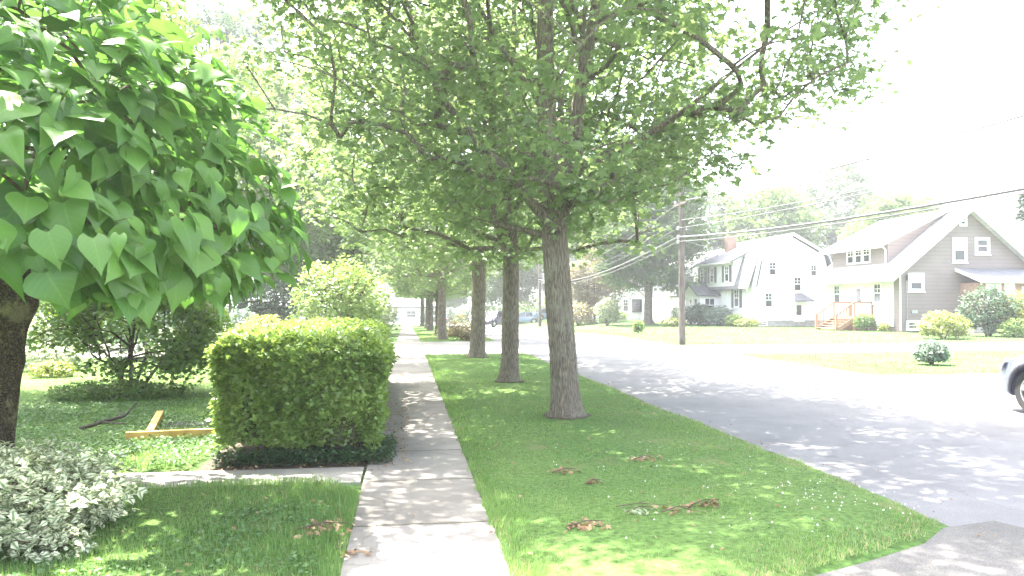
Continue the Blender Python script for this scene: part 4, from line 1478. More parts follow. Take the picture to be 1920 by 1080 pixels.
GL, RL = 'garden shrubs on the left', 'shrubs in front of the houses'
for (x, y, lab, rx, ry, h, lm, nl, sz, kw) in [
        (-6.7, 33.0, 'round clipped ball shrub behind the left end of the hedge top', .72, .72, 1.55, 'shrub_blue', 3600, .10, dict(lump=.08)),
        (-6.5, 38.0, 'broad dark evergreen shrub right of the clipped ball shrub', 1.55, 1.5, 2.9, 'shrub_evergreen', 5200, .20, dict(lump=.25)),
        (-2.6, 31.5, 'tall loose bush with arching stems behind the hedge top', 1.9, 1.9, 3.6, 'shrub_mid', 6000, .17, dict(stems=12, lump=.35, shell=.5)),
        (-1.7, 44.0, 'pale flowering bush at the left edge of the sidewalk', 1.2, 1.6, 2.8, 'shrub_pale', 2800, .17, dict(lump=.35)),
        (-1.5, 24.3, 'low spreading shrub where the sidewalk meets the cross driveway', .62, 1.3, .55, 'shrub_mid', 1800, .09, dict(lump=.3)),
        (-8.9, 21.0, 'pale flowering mound next to the catalpa trunk', .75, .7, .75, 'shrub_pale', 2000, .09, dict(lump=.3)),
        (-10.2, 23.5, 'whitish garden shrub higher up behind the flowering mound', 1.1, 1.0, 1.5, 'shrub_pale', 2400, .12, dict(lump=.35)),
        (-8.1, 19.2, 'small yellow green mound in the bright garden bed', .45, .45, .4, 'shrub_yellow', 900, .08, dict(lump=.25)),
        (-8.2, 26.5, 'blue green bush between the catalpa trunk and the dark garden shrub', 1.3, 1.2, 2.0, 'shrub_blue', 3000, .13, dict(lump=.3)),
        (-6.3, 24.8, 'white green mound behind the dark multi stemmed shrub', 1.2, 1.0, 1.1, 'shrub_pale', 2400, .11, dict(lump=.3)),
        (-5.2, 29.5, 'yellow green bush left of the hedge under the catalpa leaves', 1.0, 1.0, 1.3, 'shrub_yellow', 2400, .12, dict(lump=.3)),
        (-12.5, 31.0, 'large green bush deep in the left garden', 2.4, 2.0, 3.2, 'shrub_mid', 4200, .2, dict(lump=.35)),
        (-10.5, 40.0, 'tall pale bush behind the dark evergreen shrub', 2.0, 2.0, 3.8, 'shrub_pale', 3600, .22, dict(lump=.35)),
        (-3.6, 60.0, 'bush in the distance left of the sidewalk', 1.6, 3.0, 3.0, 'shrub_mid', 2400, .26, dict(lump=.35)),
        (-3.0, 90.0, 'far bush left of the sidewalk near the cross street', 1.6, 3.0, 2.6, 'shrub_pale', 1500, .3, dict(lump=.35))]:
    bush('garden_shrub', (x, y, G(x, y)), lab, 'shrub', rx, ry, h, M[lm], nl, sz, rs, group=GL, **kw)
for (x, y, lab, rx, ry, h, lm, nl, sz, kw) in [
        (14.95, 20.4, 'round grey green bush alone in the sunny lawn across the street', .47, .45, .68, 'shrub_blue', 2200, .085, dict(lump=.2)),
        (26.6, 35.4, 'yellow green spreading bush before the tan house basement window', 1.15, 1.0, 1.35, 'shrub_yellow', 3000, .14, dict(lump=.35)),
        (28.2, 36.5, 'low pale mound between the yellow green bush and the tall dark bush', .8, .7, .55, 'shrub_pale', 1200, .11, dict(lump=.3)),
        (31.4, 38.2, 'tall dark green bush before the side entry porch', 1.5, 1.4, 2.7, 'shrub_evergreen', 3600, .17, dict(lump=.35)),
        (33.3, 38.0, 'light green bush at the right edge before the side porch', 1.6, 1.4, 2.5, 'shrub_yellow', 3200, .17, dict(lump=.35)),
        (31.6, 36.6, 'rounded low light bush at the foot of the tall dark bush', .8, .7, .95, 'shrub_mid', 1500, .12, dict(lump=.3)),
        (29.5, 46.6, 'round topiary bush right of the wooden front steps', .66, .66, 1.15, 'shrub_dark', 1900, .12, dict(lump=.12)),
        (30.2, 45.6, 'small yellow plant right of the round topiary bush', .38, .38, .55, 'shrub_yellow', 500, .12, dict(lump=.3)),
        (24.3, 61.8, 'dark rhododendron left of the enclosed front porch', 1.35, 1.2, 1.75, 'shrub_evergreen', 2400, .2, dict(lump=.25)),
        (25.3, 60.3, 'grey green rhododendron under the enclosed front porch window', 1.15, 1.1, 1.6, 'shrub_blue', 2000, .18, dict(lump=.25)),
        (25.6, 57.9, 'green fern like plant left of the white house corner', .7, .7, .9, 'shrub_mid', 900, .18, dict(lump=.3)),
        (25.9, 56.4, 'yellow green low plant at the white house corner', .95, .7, .65, 'shrub_yellow', 1000, .16, dict(lump=.3)),
        (21.0, 59.0, 'yellow mound beside the utility pole in front of the garage', 1.0, .8, .6, 'shrub_yellow', 1000, .17, dict(lump=.25)),
        (22.0, 61.0, 'upright pale bush between the utility pole and the dark rhododendron', .6, .6, 1.5, 'shrub_pale', 900, .17, dict(lump=.3)),
        (14.75, 48.0, 'narrow upright green shrub alone on the lawn before the white porch house', .34, .34, .82, 'shrub_mid', 900, .12, dict(lump=.15)),
        (18.0, 68.0, 'pale flowering bush left of the white porch house', 1.1, 1.0, 2.5, 'shrub_pale', 2000, .2, dict(lump=.3)),
        (16.7, 74.0, 'brownish bush beneath the copper leaved tree', 1.5, 1.2, 2.2, 'copper_leaf', 1800, .22, dict(lump=.35)),
        (22.0, 80.2, 'bush before the dark porch of the white porch house', 1.4, .9, 1.1, 'shrub_mid', 1000, .22, dict(lump=.3)),
        (6.6, 131.0, 'dark shrub row end at the far side of the street', 4.5, 2.0, 2.6, 'shrub_evergreen', 1800, .4, dict(lump=.35)),
        (13.2, 128.0, 'dark shrub mass behind the parked dark vehicle', 4.0, 2.0, 2.8, 'shrub_evergreen', 1800, .4, dict(lump=.35)),
        (20.5, 122.0, 'green shrub mass behind the blue cars', 4.5, 2.0, 3.2, 'shrub_mid', 1800, .4, dict(lump=.35))]:
    bush('house_shrub', (x, y, G(x, y)), lab, 'shrub', rx, ry, h, M[lm], nl, sz, rs, group=RL, **kw)

# brush pile at the curb
for (x, y, lab, n, rx, ry, h) in [(2.75, 41.0, 'heap of cut brush with wilted pinkish leaves at the curb', 1500, 1.15, 1.6, 1.0), (3.0, 36.6, 'small heap of cut brush at the curb nearest the driveway', 500, .55, .7, .6)]:
    root = empty('brush_pile', (x, y, G(x, y)), lab, 'brush pile', 'brush piles at the curb')
    mb = MB()
    for k in range(60):
        a = rs.random() * 6.28
        q = Vector((rs.normal(0, rx * .5), rs.normal(0, ry * .5), rs.random() * h * .6))
        d = Vector((math.cos(a), math.sin(a), rs.normal(.1, .3))) * rx * .5
        mb.tube([q - d, q + d], [.014, .006], 5)
    mb.build('brushwood', M['twig'], root)
    d = sphere_dirs(rs, n); d[:, 2] = abs(d[:, 2])
    P = d * np.array([rx, ry, h]) * rs.random((n, 1)) ** .5 * (1 + .3 * rs.normal(size=(n, 1)))
    P[:, 2] = abs(P[:, 2]) + .03
    tip, nrm = leaf_orient(rs, n, .1)
    link('leaves', leaf_mesh('leaves', OVAL, P, tip, nrm, .16 * rs.uniform(.6, 1.3, n), rs), M['copper_leaf'], root)

# =================================================================== LUMBER FRAME, FALLEN BRANCH
root = empty('lumber_frame', (-3.3, 10.1, 0), 'frame of yellow new lumber with wire mesh lying on the shaded lawn', 'frame')
a0, a1 = Vector((-3.38, 10.02, .10)), Vector((-2.05, 10.22, .10))
o_ = Vector((-3.3, 10.1, 0))
mb = MB(); mb.bar(a0 - o_, a1 - o_, .088, .088); mb.build('beam', M['new_wood'], root)
mb = MB(); mb.bar(Vector((-3.13, 10.11, .105)) - o_, Vector((-3.50, 11.75, .13)) - o_, .088, .088); mb.build('beam', M['new_wood'], root)
mb = MB()
for k in range(9):
    y0 = .16 + k * .055
    mb.bar((.28 - .01 * k, y0 + .05, .15), (1.2 - .01 * k, y0 + .18, .15), .004)
for k in range(16):
    x0 = .3 + k * .058
    mb.bar((x0, .22 + .008 * k, .155), (x0 - .10, .68 + .008 * k, .155), .004)
mb.build('wire_mesh', M['dark_metal'], root)
mb = MB()
mb.tube([(0, 0, .04), (.25, .1, .12), (.45, .35, .16), (.5, .7, .30)], [.03, .028, .022, .008], 6)
mb.tube([(.25, .1, .12), (.6, .0, .10)], [.02, .008], 5)
mb.tube([(.45, .35, .16), (.2, .6, .26)], [.014, .005], 5)
o = mb.build('fallen_branch', M['dark_wood'], smooth=True, loc=(-4.3, 11.0, 0))
props(o, 'dark dead branch lying on the shaded lawn left of the lumber frame', 'branch')
# low vines heaped around the foot of the multi stemmed shrub
bush('vine_mound', (-5.1, 14.7, 0), 'dark leafy mound of vines round the stems of the garden shrub', 'plant', 1.15, .6, .34, M['shrub_dark'], 2600, .07, rs, OVAL, None, 4, .02, .35, .7)

# =================================================================== HOUSES
def P3(face, pl, a, d, z):
    """face 'x': wall looking to -x at x=pl, a runs along y; face 'y': wall looking to -y at y=pl, a runs along x; d stands proud"""
    return (pl - d, a, z) if face == 'x' else (a, pl - d, z)


def fbox(mb, face, pl, a0, a1, d0, d1, z0, z1):
    if face == 'x': mb.box(pl - d1, pl - d0, a0, a1, z0, z1)
    else: mb.box(a0, a1, pl - d1, pl - d0, z0, z1)


def window(parent, face, pl, a0, a1, z0, z1, fr=.13, muntin=(0, 0), blind=False, shutters=False, pane='glass', fm='trim', sill=True):
    mb = MB()
    for (b0, b1, c0, c1) in [(a0, a0 + fr, z0, z1), (a1 - fr, a1, z0, z1), (a0 + fr, a1 - fr, z1 - fr, z1), (a0 + fr, a1 - fr, z0, z0 + fr)]:
        fbox(mb, face, pl, b0, b1, 0.0, .06, c0, c1)
    zm = (z0 + z1) / 2
    fbox(mb, face, pl, a0 + fr, a1 - fr, .012, .045, zm - .03, zm + .03)
    for k in range(muntin[0]):
        x = a0 + fr + (a1 - a0 - 2 * fr) * (k + 1) / (muntin[0] + 1)
        fbox(mb, face, pl, x - .018, x + .018, .014, .035, zm + .03, z1 - fr)
    for k in range(muntin[1]):
        z = zm + (z1 - fr - zm) * (k + 1) / (muntin[1] + 1)
        fbox(mb, face, pl, a0 + fr, a1 - fr, .015, .033, z - .018, z + .018)
    w = mb.build('window', M[fm], parent)
    mb = MB(); fbox(mb, face, pl, a0 + fr, a1 - fr, .003, .012, z0 + fr, z1 - fr)
    mb.build('pane', M[pane], w)
    if blind:
        mb = MB(); fbox(mb, face, pl, a0 + fr + .01, a1 - fr - .01, .0125, .0135, zm + .03, z1 - fr - .01)
        mb.build('blind', M['blind'], w)
    if sill:
        mb = MB(); fbox(mb, face, pl, a0 - .05, a1 + .05, .0, .11, z0 - .06, z0)
        mb.build('sill', M[fm], w)
    if shutters:
        for s0, s1 in ((a0 - .48, a0 - .06), (a1 + .06, a1 + .48)):
            mb = MB(); fbox(mb, face, pl, s0, s1, .0, .05, z0, z1)
            for k in range(9):
                zz = z0 + .08 + (z1 - z0 - .16) * k / 8
                fbox(mb, face, pl, s0 + .05, s1 - .05, .05, .06, zz - .03, zz + .03)
            mb.build('shutter', M['shutter'], parent)
    return w


def door(parent, face, pl, a0, a1, z0, z1, mat='trim', glass=(0.45, 0.92), fr=.12):
    mb = MB()
    for (b0, b1, c0, c1) in [(a0, a0 + fr, z0, z1), (a1 - fr, a1, z0, z1), (a0 + fr, a1 - fr, z1 - fr, z1)]:
        fbox(mb, face, pl, b0, b1, 0.0, .07, c0, c1)
    fbox(mb, face, pl, a0 + fr, a1 - fr, .0, .04, z0, z1 - fr)
    d = mb.build('door', M[mat], parent)
    g0, g1 = z0 + (z1 - z0) * glass[0], z0 + (z1 - z0) * glass[1] - fr
    mb = MB(); fbox(mb, face, pl, a0 + fr + .13, a1 - fr - .13, .04, .046, g0, g1)
    mb.build('pane', M['glass'], d)
    mb = MB()
    c = P3(face, pl, a0 + fr + .07, .08, z0 + (z1 - z0) * .46)
    mb.box(c[0] - .03, c[0] + .03, c[1] - .03, c[1] + .03, c[2] - .05, c[2] + .05)
    mb.build('handle', M['steel'], d)
    return d


def downspout(parent, pts, name='downspout'):
    mb = MB(); mb.tube(pts, .05, 8)
    return mb.build(name, M['trim'], parent, smooth=True)


GH = 'houses across the street'
# ---------------------------------------------------------------- tan house with the shed dormer
H = empty('house', (0, 0, 0), 'tan sided house with a shed dormer, white trim and wooden front steps', 'house', GH)
x0, x1, y0, y1, xr, zr = 30.7, 39.7, 44.6, 53.2, 35.24, 7.72
ez = 4.0
sl_ = (zr - ez) / (xr - x0)
mb = MB()
mb.prism([(x0, .75), (x1, .75), (x1, zr - (x1 - xr) * sl_), (xr, zr), (x0, ez)], 'y', y0, y1)
mb.build('wall', M['beige'], H)
mb = MB(); mb.prism([(x0 + .04, -.2), (x1 - .04, -.2), (x1 - .04, .75), (x0 + .04, .75)], 'y', y0 + .04, y1 - .04)
mb.build('foundation', M['beige'], H)
# roof slopes
ov = .55
mb = MB()
xl, xq = x0 - .95, x1 + .6
mb.slab([(xr, y0 - ov, zr + .16), (xl, y0 - ov, zr + .16 - (xr - xl) * sl_), (xl, y1 + ov, zr + .16 - (xr - xl) * sl_), (xr, y1 + ov, zr + .16)], .14)
mb.slab([(xr, y0 - ov, zr + .16), (xr, y1 + ov, zr + .16), (xq, y1 + ov, zr + .16 - (xq - xr) * sl_), (xq, y0 - ov, zr + .16 - (xq - xr) * sl_)], .14)
roof = mb.build('roof', M['roof_pale'], H)
mb = MB()
for xa in (xl, xq):
    za = zr + .17 - abs(xr - xa) * sl_
    mb.slab([(xr, y0 - ov - .035, zr + .17), (xa, y0 - ov - .035, za), (xa, y0 - ov - .035, za - .30), (xr, y0 - ov - .035, zr - .13)], .03)
mb.build('rake_board', M['trim'], H)
mb = MB(); mb.box(xl - .09, xl - .005, y0 - ov, y1 + ov, zr - (xr - xl) * sl_ - .06, zr - (xr - xl) * sl_ + .07)
mb.build('gutter', M['trim'], H)
# shed dormer
dx, dz0, dz1 = 30.95, 4.2, 5.75
dya, dyb = 46.3, 52.9
rx_, rz_ = xr - .15, zr + .12
mb = MB()
mb.prism([(dx, dz0), (rx_ - .1, rz_ - .15), (dx, dz1)], 'y', dya, dyb)
dorm = mb.build('dormer', M['beige'], H)
mb = MB()
s2 = (rz_ - (dz1 + .05)) / (rx_ - dx)
ex = dx - .75
mb.slab([(rx_, dya - .45, rz_ + .10), (ex, dya - .45, rz_ + .10 - (rx_ - ex) * s2), (ex, dyb + .6, rz_ + .10 - (rx_ - ex) * s2), (rx_, dyb + .6, rz_ + .10)], .12)
mb.build('roof', M['roof_pale'], dorm)
mb = MB(); mb.box(ex - .08, ex - .004, dya - .45, dyb + .6, rz_ - (rx_ - ex) * s2 - .07, rz_ - (rx_ - ex) * s2 + .07)
mb.build('gutter', M['trim'], dorm)
for a in (48.15, 49.1, 50.05):
    window(H, 'x', dx, a, a + .92, 4.5, 5.65, .12, (1, 1), sill=False)
downspout(H, [(ex - .04, dya - .3, 5.65), (dx - .12, dya + .06, 5.25), (dx - .12, dya + .06, 4.42)])
downspout(H, [(xl - .05, y0 - .2, 3.85), (x0 - .1, y0 - .04, 3.5), (x0 - .1, y0 - .04, .1)])
# gable windows
window(H, 'y', y0, 34.2, 35.22, 4.35, 5.95, .17, blind=True)
window(H, 'y', y0, 35.78, 36.82, 4.88, 5.98, .19)
window(H, 'y', y0, 31.15, 32.25, 2.5, 3.68, .19, blind=True)
window(H, 'y', y0, 34.7, 35.25, 6.66, 7.34, .16, sill=False)
window(H, 'y', y0 + .04, 31.02, 32.25, .06, .72, .17, (1, 0), sill=False)
mb = MB(); mb.box(31.35, 31.75, y0 - .08, y0 - .002, 1.15, 1.35); mb.build('vent', M['steel'], H)
mb = MB(); mb.box(31.0, 31.08, y0 - .12, y0 - .002, 3.2, 3.55); mb.build('meter_box', M['dark_metal'], H)
mb = MB(); mb.tube([(31.04, y0 - .05, 3.2), (31.04, y0 - .05, .2)], .025, 6); mb.build('conduit', M['steel'], H)
# street front
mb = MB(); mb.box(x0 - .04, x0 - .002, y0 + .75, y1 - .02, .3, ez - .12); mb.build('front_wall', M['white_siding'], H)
window(H, 'x', x0 - .04, 46.5, 47.45, 1.75, 3.15, .14, (1, 1))
window(H, 'x', x0 - .04, 51.3, 52.25, 1.75, 3.15, .14, (1, 1))
door(H, 'x', x0 - .04, 48.6, 49.6, .95, 3.05)
mb = MB(); mb.slab([(x0 - .003, 48.1, 3.5), (x0 - 1.0, 48.1, 3.3), (x0 - 1.0, 50.1, 3.3), (x0 - .003, 50.1, 3.5)], .1)
mb.build('door_canopy', M['trim'], H)
# wooden steps and landing
S = MB()
S.box(29.3, x0 - .045, 47.5, 50.1, .78, .9)
n_ = 5
for k in range(n_):
    S.box(28.0 + k * .26, 28.32 + k * .26, 47.6, 50.0, .13 + k * .16 - .04, .13 + k * .16)
st = S.build('steps', M['deck'], H)
S = MB()
for yy in (47.53, 50.03):
    S.slab([(28.0, yy, .10), (29.3, yy, .88), (29.3, yy, .55), (28.25, yy, -.05)], .05)
    S.bar((29.35, yy, -.05), (29.35, yy, 1.85), .1)
    S.bar((28.05, yy, -.05), (28.05, yy, 1.0), .1)
    S.bar((28.05, yy, 1.0), (29.35, yy, 1.85), .06, .09)
    S.bar((29.35, yy, 1.85), (30.6, yy, 1.85), .06, .09)
    S.bar((30.6, yy, 0), (30.6, yy, 1.9), .1)
    for k in range(8):
        S.bar((29.5 + k * .135, yy, .9), (29.5 + k * .135, yy, 1.82), .035)
    for k in range(6):
        u = (k + .6) / 6.5
        S.bar((28.05 + 1.3 * u, yy, .1 + .8 * u), (28.05 + 1.3 * u, yy, 1.0 + .85 * u), .035)
for k in range(9):
    S.box(29.3 + .004, 29.34, 47.6 + k * .27, 47.84 + k * .27, 0, .76)
for k in range(5):
    S.box(29.36 + k * .26, 29.58 + k * .26, 47.50, 47.53, 0, .77)
S.build('railing', M['deck'], st)
# side entry porch
px0, px1, py = 34.75, 40.5, 42.7
mb = MB(); mb.box(px0, px1, py, y0 - .003, .9, 3.05); porch = mb.build('side_porch', M['brick'], H)
mb = MB(); mb.box(px0 + .05, px1 - .05, py + .05, y0 - .06, -.1, .9); mb.build('base', M['block'], porch)
mb = MB(); mb.slab([(px0 - .3, y0 - .004, 4.0), (px1 + .3, y0 - .004, 4.0), (px1 + .3, py - .45, 3.2), (px0 - .3, py - .45, 3.2)], .12)
mb.build('roof', M['roof_grey'], porch)
mb = MB(); mb.box(px0 - .3, px1 + .3, py - .5, py - .46, 3.0, 3.22)
mb.slab([(px0 - .34, y0 - .006, 4.02), (px0 - .34, py - .45, 3.22), (px0 - .34, py - .45, 3.0), (px0 - .34, y0 - .006, 3.8)], .03)
mb.build('fascia', M['trim'], porch)
mb = MB(); mb.box(36.2, 36.9, py - .05, py - .002, .9, 3.0); mb.build('post', M['trim'], porch)
door(H, 'y', py, 34.95, 35.95, .95, 2.98)
window(H, 'y', py, 37.4, 39.6, 1.6, 2.8, .14, (2, 0))
mb = MB()
for k in range(5):
    mb.box(34.9, 36.1, py - .28 - k * .26, py - .02 - k * .26, .6 - k * .15, .75 - k * .15)
mb.bar((34.85, py - 1.3, .0), (34.85, py - 1.3, 1.0), .09); mb.bar((34.85, py - .1, .6), (34.85, py - .1, 1.75), .09)
mb.bar((34.85, py - 1.3, 1.0), (34.85, py - .1, 1.75), .06, .09)
mb.build('side_steps', M['deck'], H)

# neighbour's eave beyond the right end
H = empty('house', (0, 0, 0), 'house cut off by the right edge showing only a white eave', 'house', GH)
mb = MB(); mb.box(42.6, 50.0, 47.5, 56.0, -.2, 5.5); mb.build('wall', M['beige'], H)
mb = MB()
mb.slab([(46.3, 46.7, 8.0), (41.7, 46.7, 5.6), (41.7, 56.8, 5.6), (46.3, 56.8, 8.0)], .16)
mb.slab([(46.3, 46.7, 8.0), (46.3, 56.8, 8.0), (50.9, 56.8, 5.6), (50.9, 46.7, 5.6)], .16)
mb.prism([(42.7, 5.5), (49.9, 5.5), (46.3, 7.75)], 'y', 47.6, 55.9)
mb.build('roof', M['roof_pale'], H)
window(H, 'y', 47.5, 44.2, 45.3, 2.9, 4.4)

# ---------------------------------------------------------------- white gambrel house
H = empty('house', (0, 0, 0), 'white gambrel roofed house with dark shutters, grey roof and brick chimney', 'house', GH)
x0, x1, y0, y1 = 26.7, 33.3, 57.1, 67.2
gam = [(x0, 3.1), (27.25, 5.55), (30.0, 7.05), (32.75, 5.55), (x1, 3.1)]
mb = MB(); mb.prism([(x0, 0.45), (x1, 0.45)] + [(x, z) for x, z in gam[::-1]], 'y', y0, y1); mb.build('wall', M['white_siding'], H)
mb = MB(); mb.box(x0 + .05, x1 - .05, y0 + .05, y1 - .05, -.3, .45); mb.build('foundation', M['block'], H)
out_ = [(26.1, 2.95), (27.05, 5.72), (30.0, 7.32), (32.95, 5.72), (33.9, 2.95)]
mb = MB()
for (ax, az_), (bx, bz) in zip(out_, out_[1:]):
    mb.slab([(ax, y0 - .3, az_), (bx, y0 - .3, bz), (bx, y1 + .3, bz), (ax, y1 + .3, az_)], .13)
mb.build('roof', M['roof_grey'], H)
mb = MB()
for (ax, az_), (bx, bz) in zip(out_, out_[1:]):
    mb.slab([(ax, y0 - .33, az_ + .01), (bx, y0 - .33, bz + .01), (bx, y0 - .33, bz - .24), (ax, y0 - .33, az_ - .24)], .028)
mb.build('rake_board', M['trim'], H)
mb = MB(); mb.prism([(26.15, 3.2), (29.7, 7.0), (26.15, 5.25)], 'y', 59.3, 66.7); dorm = mb.build('dormer', M['white_siding'], H)
mb = MB(); mb.slab([(30.0, 59.0, 7.34), (25.75, 59.0, 5.2), (25.75, 67.0, 5.2), (30.0, 67.0, 7.34)], .11)
mb.build('roof', M['roof_grey'], dorm)
mb = MB(); mb.box(25.67, 25.74, 59.0, 67.0, 5.06, 5.2); mb.build('gutter', M['trim'], dorm)
for a in (60.1, 63.2, 65.4):
    window(H, 'x', 26.15, a, a + .9, 3.55, 4.9, .1, (1, 1), shutters=True, sill=False)
window(H, 'x', x0, 59.4, 60.4, 1.45, 3.0, .1, (1, 1), shutters=True)
mb = MB(); mb.box(26.62, 26.69, 61.2, 62.6, .8, 2.8)
for k in range(5):
    mb.box(26.55, 26.61, 61.2 + k * .34, 61.25 + k * .34, .8, 2.8)
    mb.box(26.56, 26.60, 61.2, 62.6, .85 + k * .48, .89 + k * .48)
mb.build('trellis', M['trim'], H)
# enclosed entry porch
mb = MB(); mb.prism([(63.4, 0), (67.6, 0), (67.6, 2.5), (65.5, 3.55), (63.4, 2.5)], 'x', 24.9, x0 - .004); po = mb.build('front_porch', M['white_siding'], H)
mb = MB()
mb.slab([(24.55, 65.5, 3.72), (x0 - .01, 65.5, 3.72), (x0 - .01, 63.05, 2.5), (24.55, 63.05, 2.5)], .1)
mb.slab([(24.55, 65.5, 3.72), (24.55, 67.95, 2.5), (x0 - .01, 67.95, 2.5), (x0 - .01, 65.5, 3.72)], .1)
mb.build('roof', M['roof_grey'], po)
door(H, 'x', 24.9, 65.0, 66.0, .35, 2.4)
window(H, 'x', 24.9, 63.7, 64.6, 1.0, 2.3, .1, (1, 0)); window(H, 'x', 24.9, 66.4, 67.3, 1.0, 2.3, .1, (1, 0))
window(H, 'y', 63.4, 25.3, 26.3, 1.0, 2.3, .1, (1, 0))
# gable end
window(H, 'y', y0, 28.05, 28.72, 3.95, 5.05, .1, (1, 1)); window(H, 'y', y0, 31.5, 32.1, 3.9, 4.85, .1, (1, 1))
window(H, 'y', y0, 27.7, 28.4, 1.45, 2.65, .1, (1, 1)); window(H, 'y', y0, 30.1, 30.8, 2.72, 3.9, .1, (1, 1))
window(H, 'y', y0 + .05, 27.2, 27.95, .02, .4, .09, (1, 0), sill=False)
door(H, 'y', y0, 30.1, 31.0, .35, 1.85, glass=(.35, .95))
mb = MB(); mb.slab([(29.8, y0 - .9, 2.0), (31.4, y0 - .9, 2.0), (30.9, y0 - .003, 2.55), (30.3, y0 - .003, 2.55)], .08)
mb.build('door_hood', M['roof_grey'], H)
mb = MB(); mb.box(28.0, 28.8, 64.6, 65.3, 5.8, 7.75); mb.build('chimney', M['brick'], H)
mb = MB(); mb.tube([(x0 + .35, y0 - .06, 3.05), (27.5, y0 - .06, 5.1)], .05, 6); mb.build('downspout', M['shutter'], H)
# rear ell towards the tan house
mb = MB(); mb.box(33.31, 36.2, 58.0, 63.0, -.2, 3.0); el = mb.build('rear_wing', M['cream_siding'], H)
mb = MB(); mb.slab([(33.3, 57.6, 3.9), (36.6, 57.6, 3.0), (36.6, 63.4, 3.0), (33.3, 63.4, 3.9)], .12); mb.build('roof', M['roof_grey'], el)
window(H, 'y', 58.0, 33.6, 34.4, .9, 2.6, .1, fm='trim'); window(H, 'y', 58.0, 34.8, 35.6, .9, 2.6, .1)

# ---------------------------------------------------------------- grey house with the balcony
H = empty('house', (0, 0, 0), 'grey sided house with an upstairs balcony over a dark garage door', 'house', GH)
mb = MB(); mb.box(27.0, 36.0, 75.0, 84.0, 2.55, 4.75); mb.build('wall', M['grey_siding'], H)
mb = MB(); mb.box(26.2, 36.0, 73.9, 84.0, -.2, 2.42); mb.build('garage', M['white_siding'], H)
mb = MB(); mb.prism([(26.3, 4.8), (36.6, 4.8), (31.5, 7.3)], 'y', 74.2, 84.8); mb.build('roof', M['roof_pale'], H)
mb = MB(); mb.box(26.25, 36.65, 74.12, 74.18, 4.62, 4.85); mb.box(26.22, 26.28, 74.2, 84.8, 4.62, 4.85); mb.build('fascia', M['trim'], H)
mb = MB(); mb.box(25.9, 36.0, 73.6, 74.98, 2.43, 2.55)
for k in range(30):
    mb.box(26.0 + k * .33, 26.06 + k * .33, 73.66, 73.70, 2.55, 3.3)
mb.box(25.9, 36.0, 73.64, 73.72, 3.3, 3.38)
mb.build('balcony', M['shutter'], H)
mb = MB(); mb.box(26.9, 29.2, 73.85, 73.898, 0, 2.1); mb.build('garage_door', M['garage'], H)
mb = MB(); mb.box(26.6, 26.88, 73.8, 73.898, -.1, 2.4); mb.build('post', M['trim'], H)
window(H, 'y', 75.0, 28.85, 29.95, 2.75, 4.5, .14); mb = MB(); mb.box(28.1, 28.75, 74.93, 74.997, 2.7, 4.5); mb.build('shutter', M['shutter'], H)
window(H, 'x', 27.0, 77.0, 78.2, 3.0, 4.4, .14)

# ---------------------------------------------------------------- white house with the open porch
H = empty('house', (0, 0, 0), 'white house with a gabled front room and an open porch, partly behind a yard tree', 'house', GH)
Y0 = 84.0
mb = MB(); mb.prism([(22.6, -.4), (26.6, -.4), (26.6, 2.6), (24.6, 4.1), (22.6, 2.6)], 'y', Y0, 92); mb.build('wall', M['white_siding'], H)
mb = MB(); mb.box(20.2, 30.5, 88.0, 96.0, -.4, 5.0); mb.build('wall', M['cream_siding'], H)
mb = MB(); mb.slab([(24.6, Y0 - .4, 4.3), (22.2, Y0 - .4, 2.5), (22.2, 92, 2.5), (24.6, 92, 4.3)], .12)
mb.slab([(24.6, Y0 - .4, 4.3), (24.6, 92, 4.3), (27.0, 92, 2.5), (27.0, Y0 - .4, 2.5)], .12)
mb.prism([(87.5, 5.0), (96.5, 5.0), (92, 7.4)], 'x', 19.7, 31)
mb.build('roof', M['roof_pale'], H)
window(H, 'y', Y0, 22.9, 23.6, .9, 2.3, .1, (1, 1)); window(H, 'y', Y0, 24.0, 24.7, .9, 2.3, .1, (1, 1)); window(H, 'y', Y0, 25.1, 26.3, .9, 2.3, .12, (2, 0), fm='shutter')
window(H, 'y', 88.0, 20.9, 21.9, 3.2, 4.6, .12, (1, 1), shutters=False)
mb = MB(); mb.box(26.7, 30.5, 84.6, 87.98, -.3, .75); po = mb.build('porch', M['block'], H)
mb = MB(); mb.slab([(26.9, 84.2, 2.9), (30.9, 84.2, 2.9), (30.9, 88.0, 3.4), (26.9, 88.0, 3.4)], .14); mb.build('roof', M['roof_pale'], po)
mb = MB()
for x in (27.0, 28.7, 30.3):
    mb.box(x - .12, x + .12, 84.7, 84.94, .75, 2.85)
mb.box(26.9, 30.4, 84.72, 84.82, 1.55, 1.65)
for k in range(18):
    mb.box(27.0 + k * .19, 27.05 + k * .19, 84.74, 84.8, .76, 1.55)
mb.build('railing', M['trim'], po)
mb = MB(); mb.bar((25.9, 82.6, .6), (26.75, 84.5, 1.7), .12, .3)
for k in range(5):
    mb.box(26.0, 27.6, 83.0 + k * .3, 83.3 + k * .3, -.3, -.1 + k * .17)
mb.build('steps', M['concrete_plain'] if False else M['trim'], H)

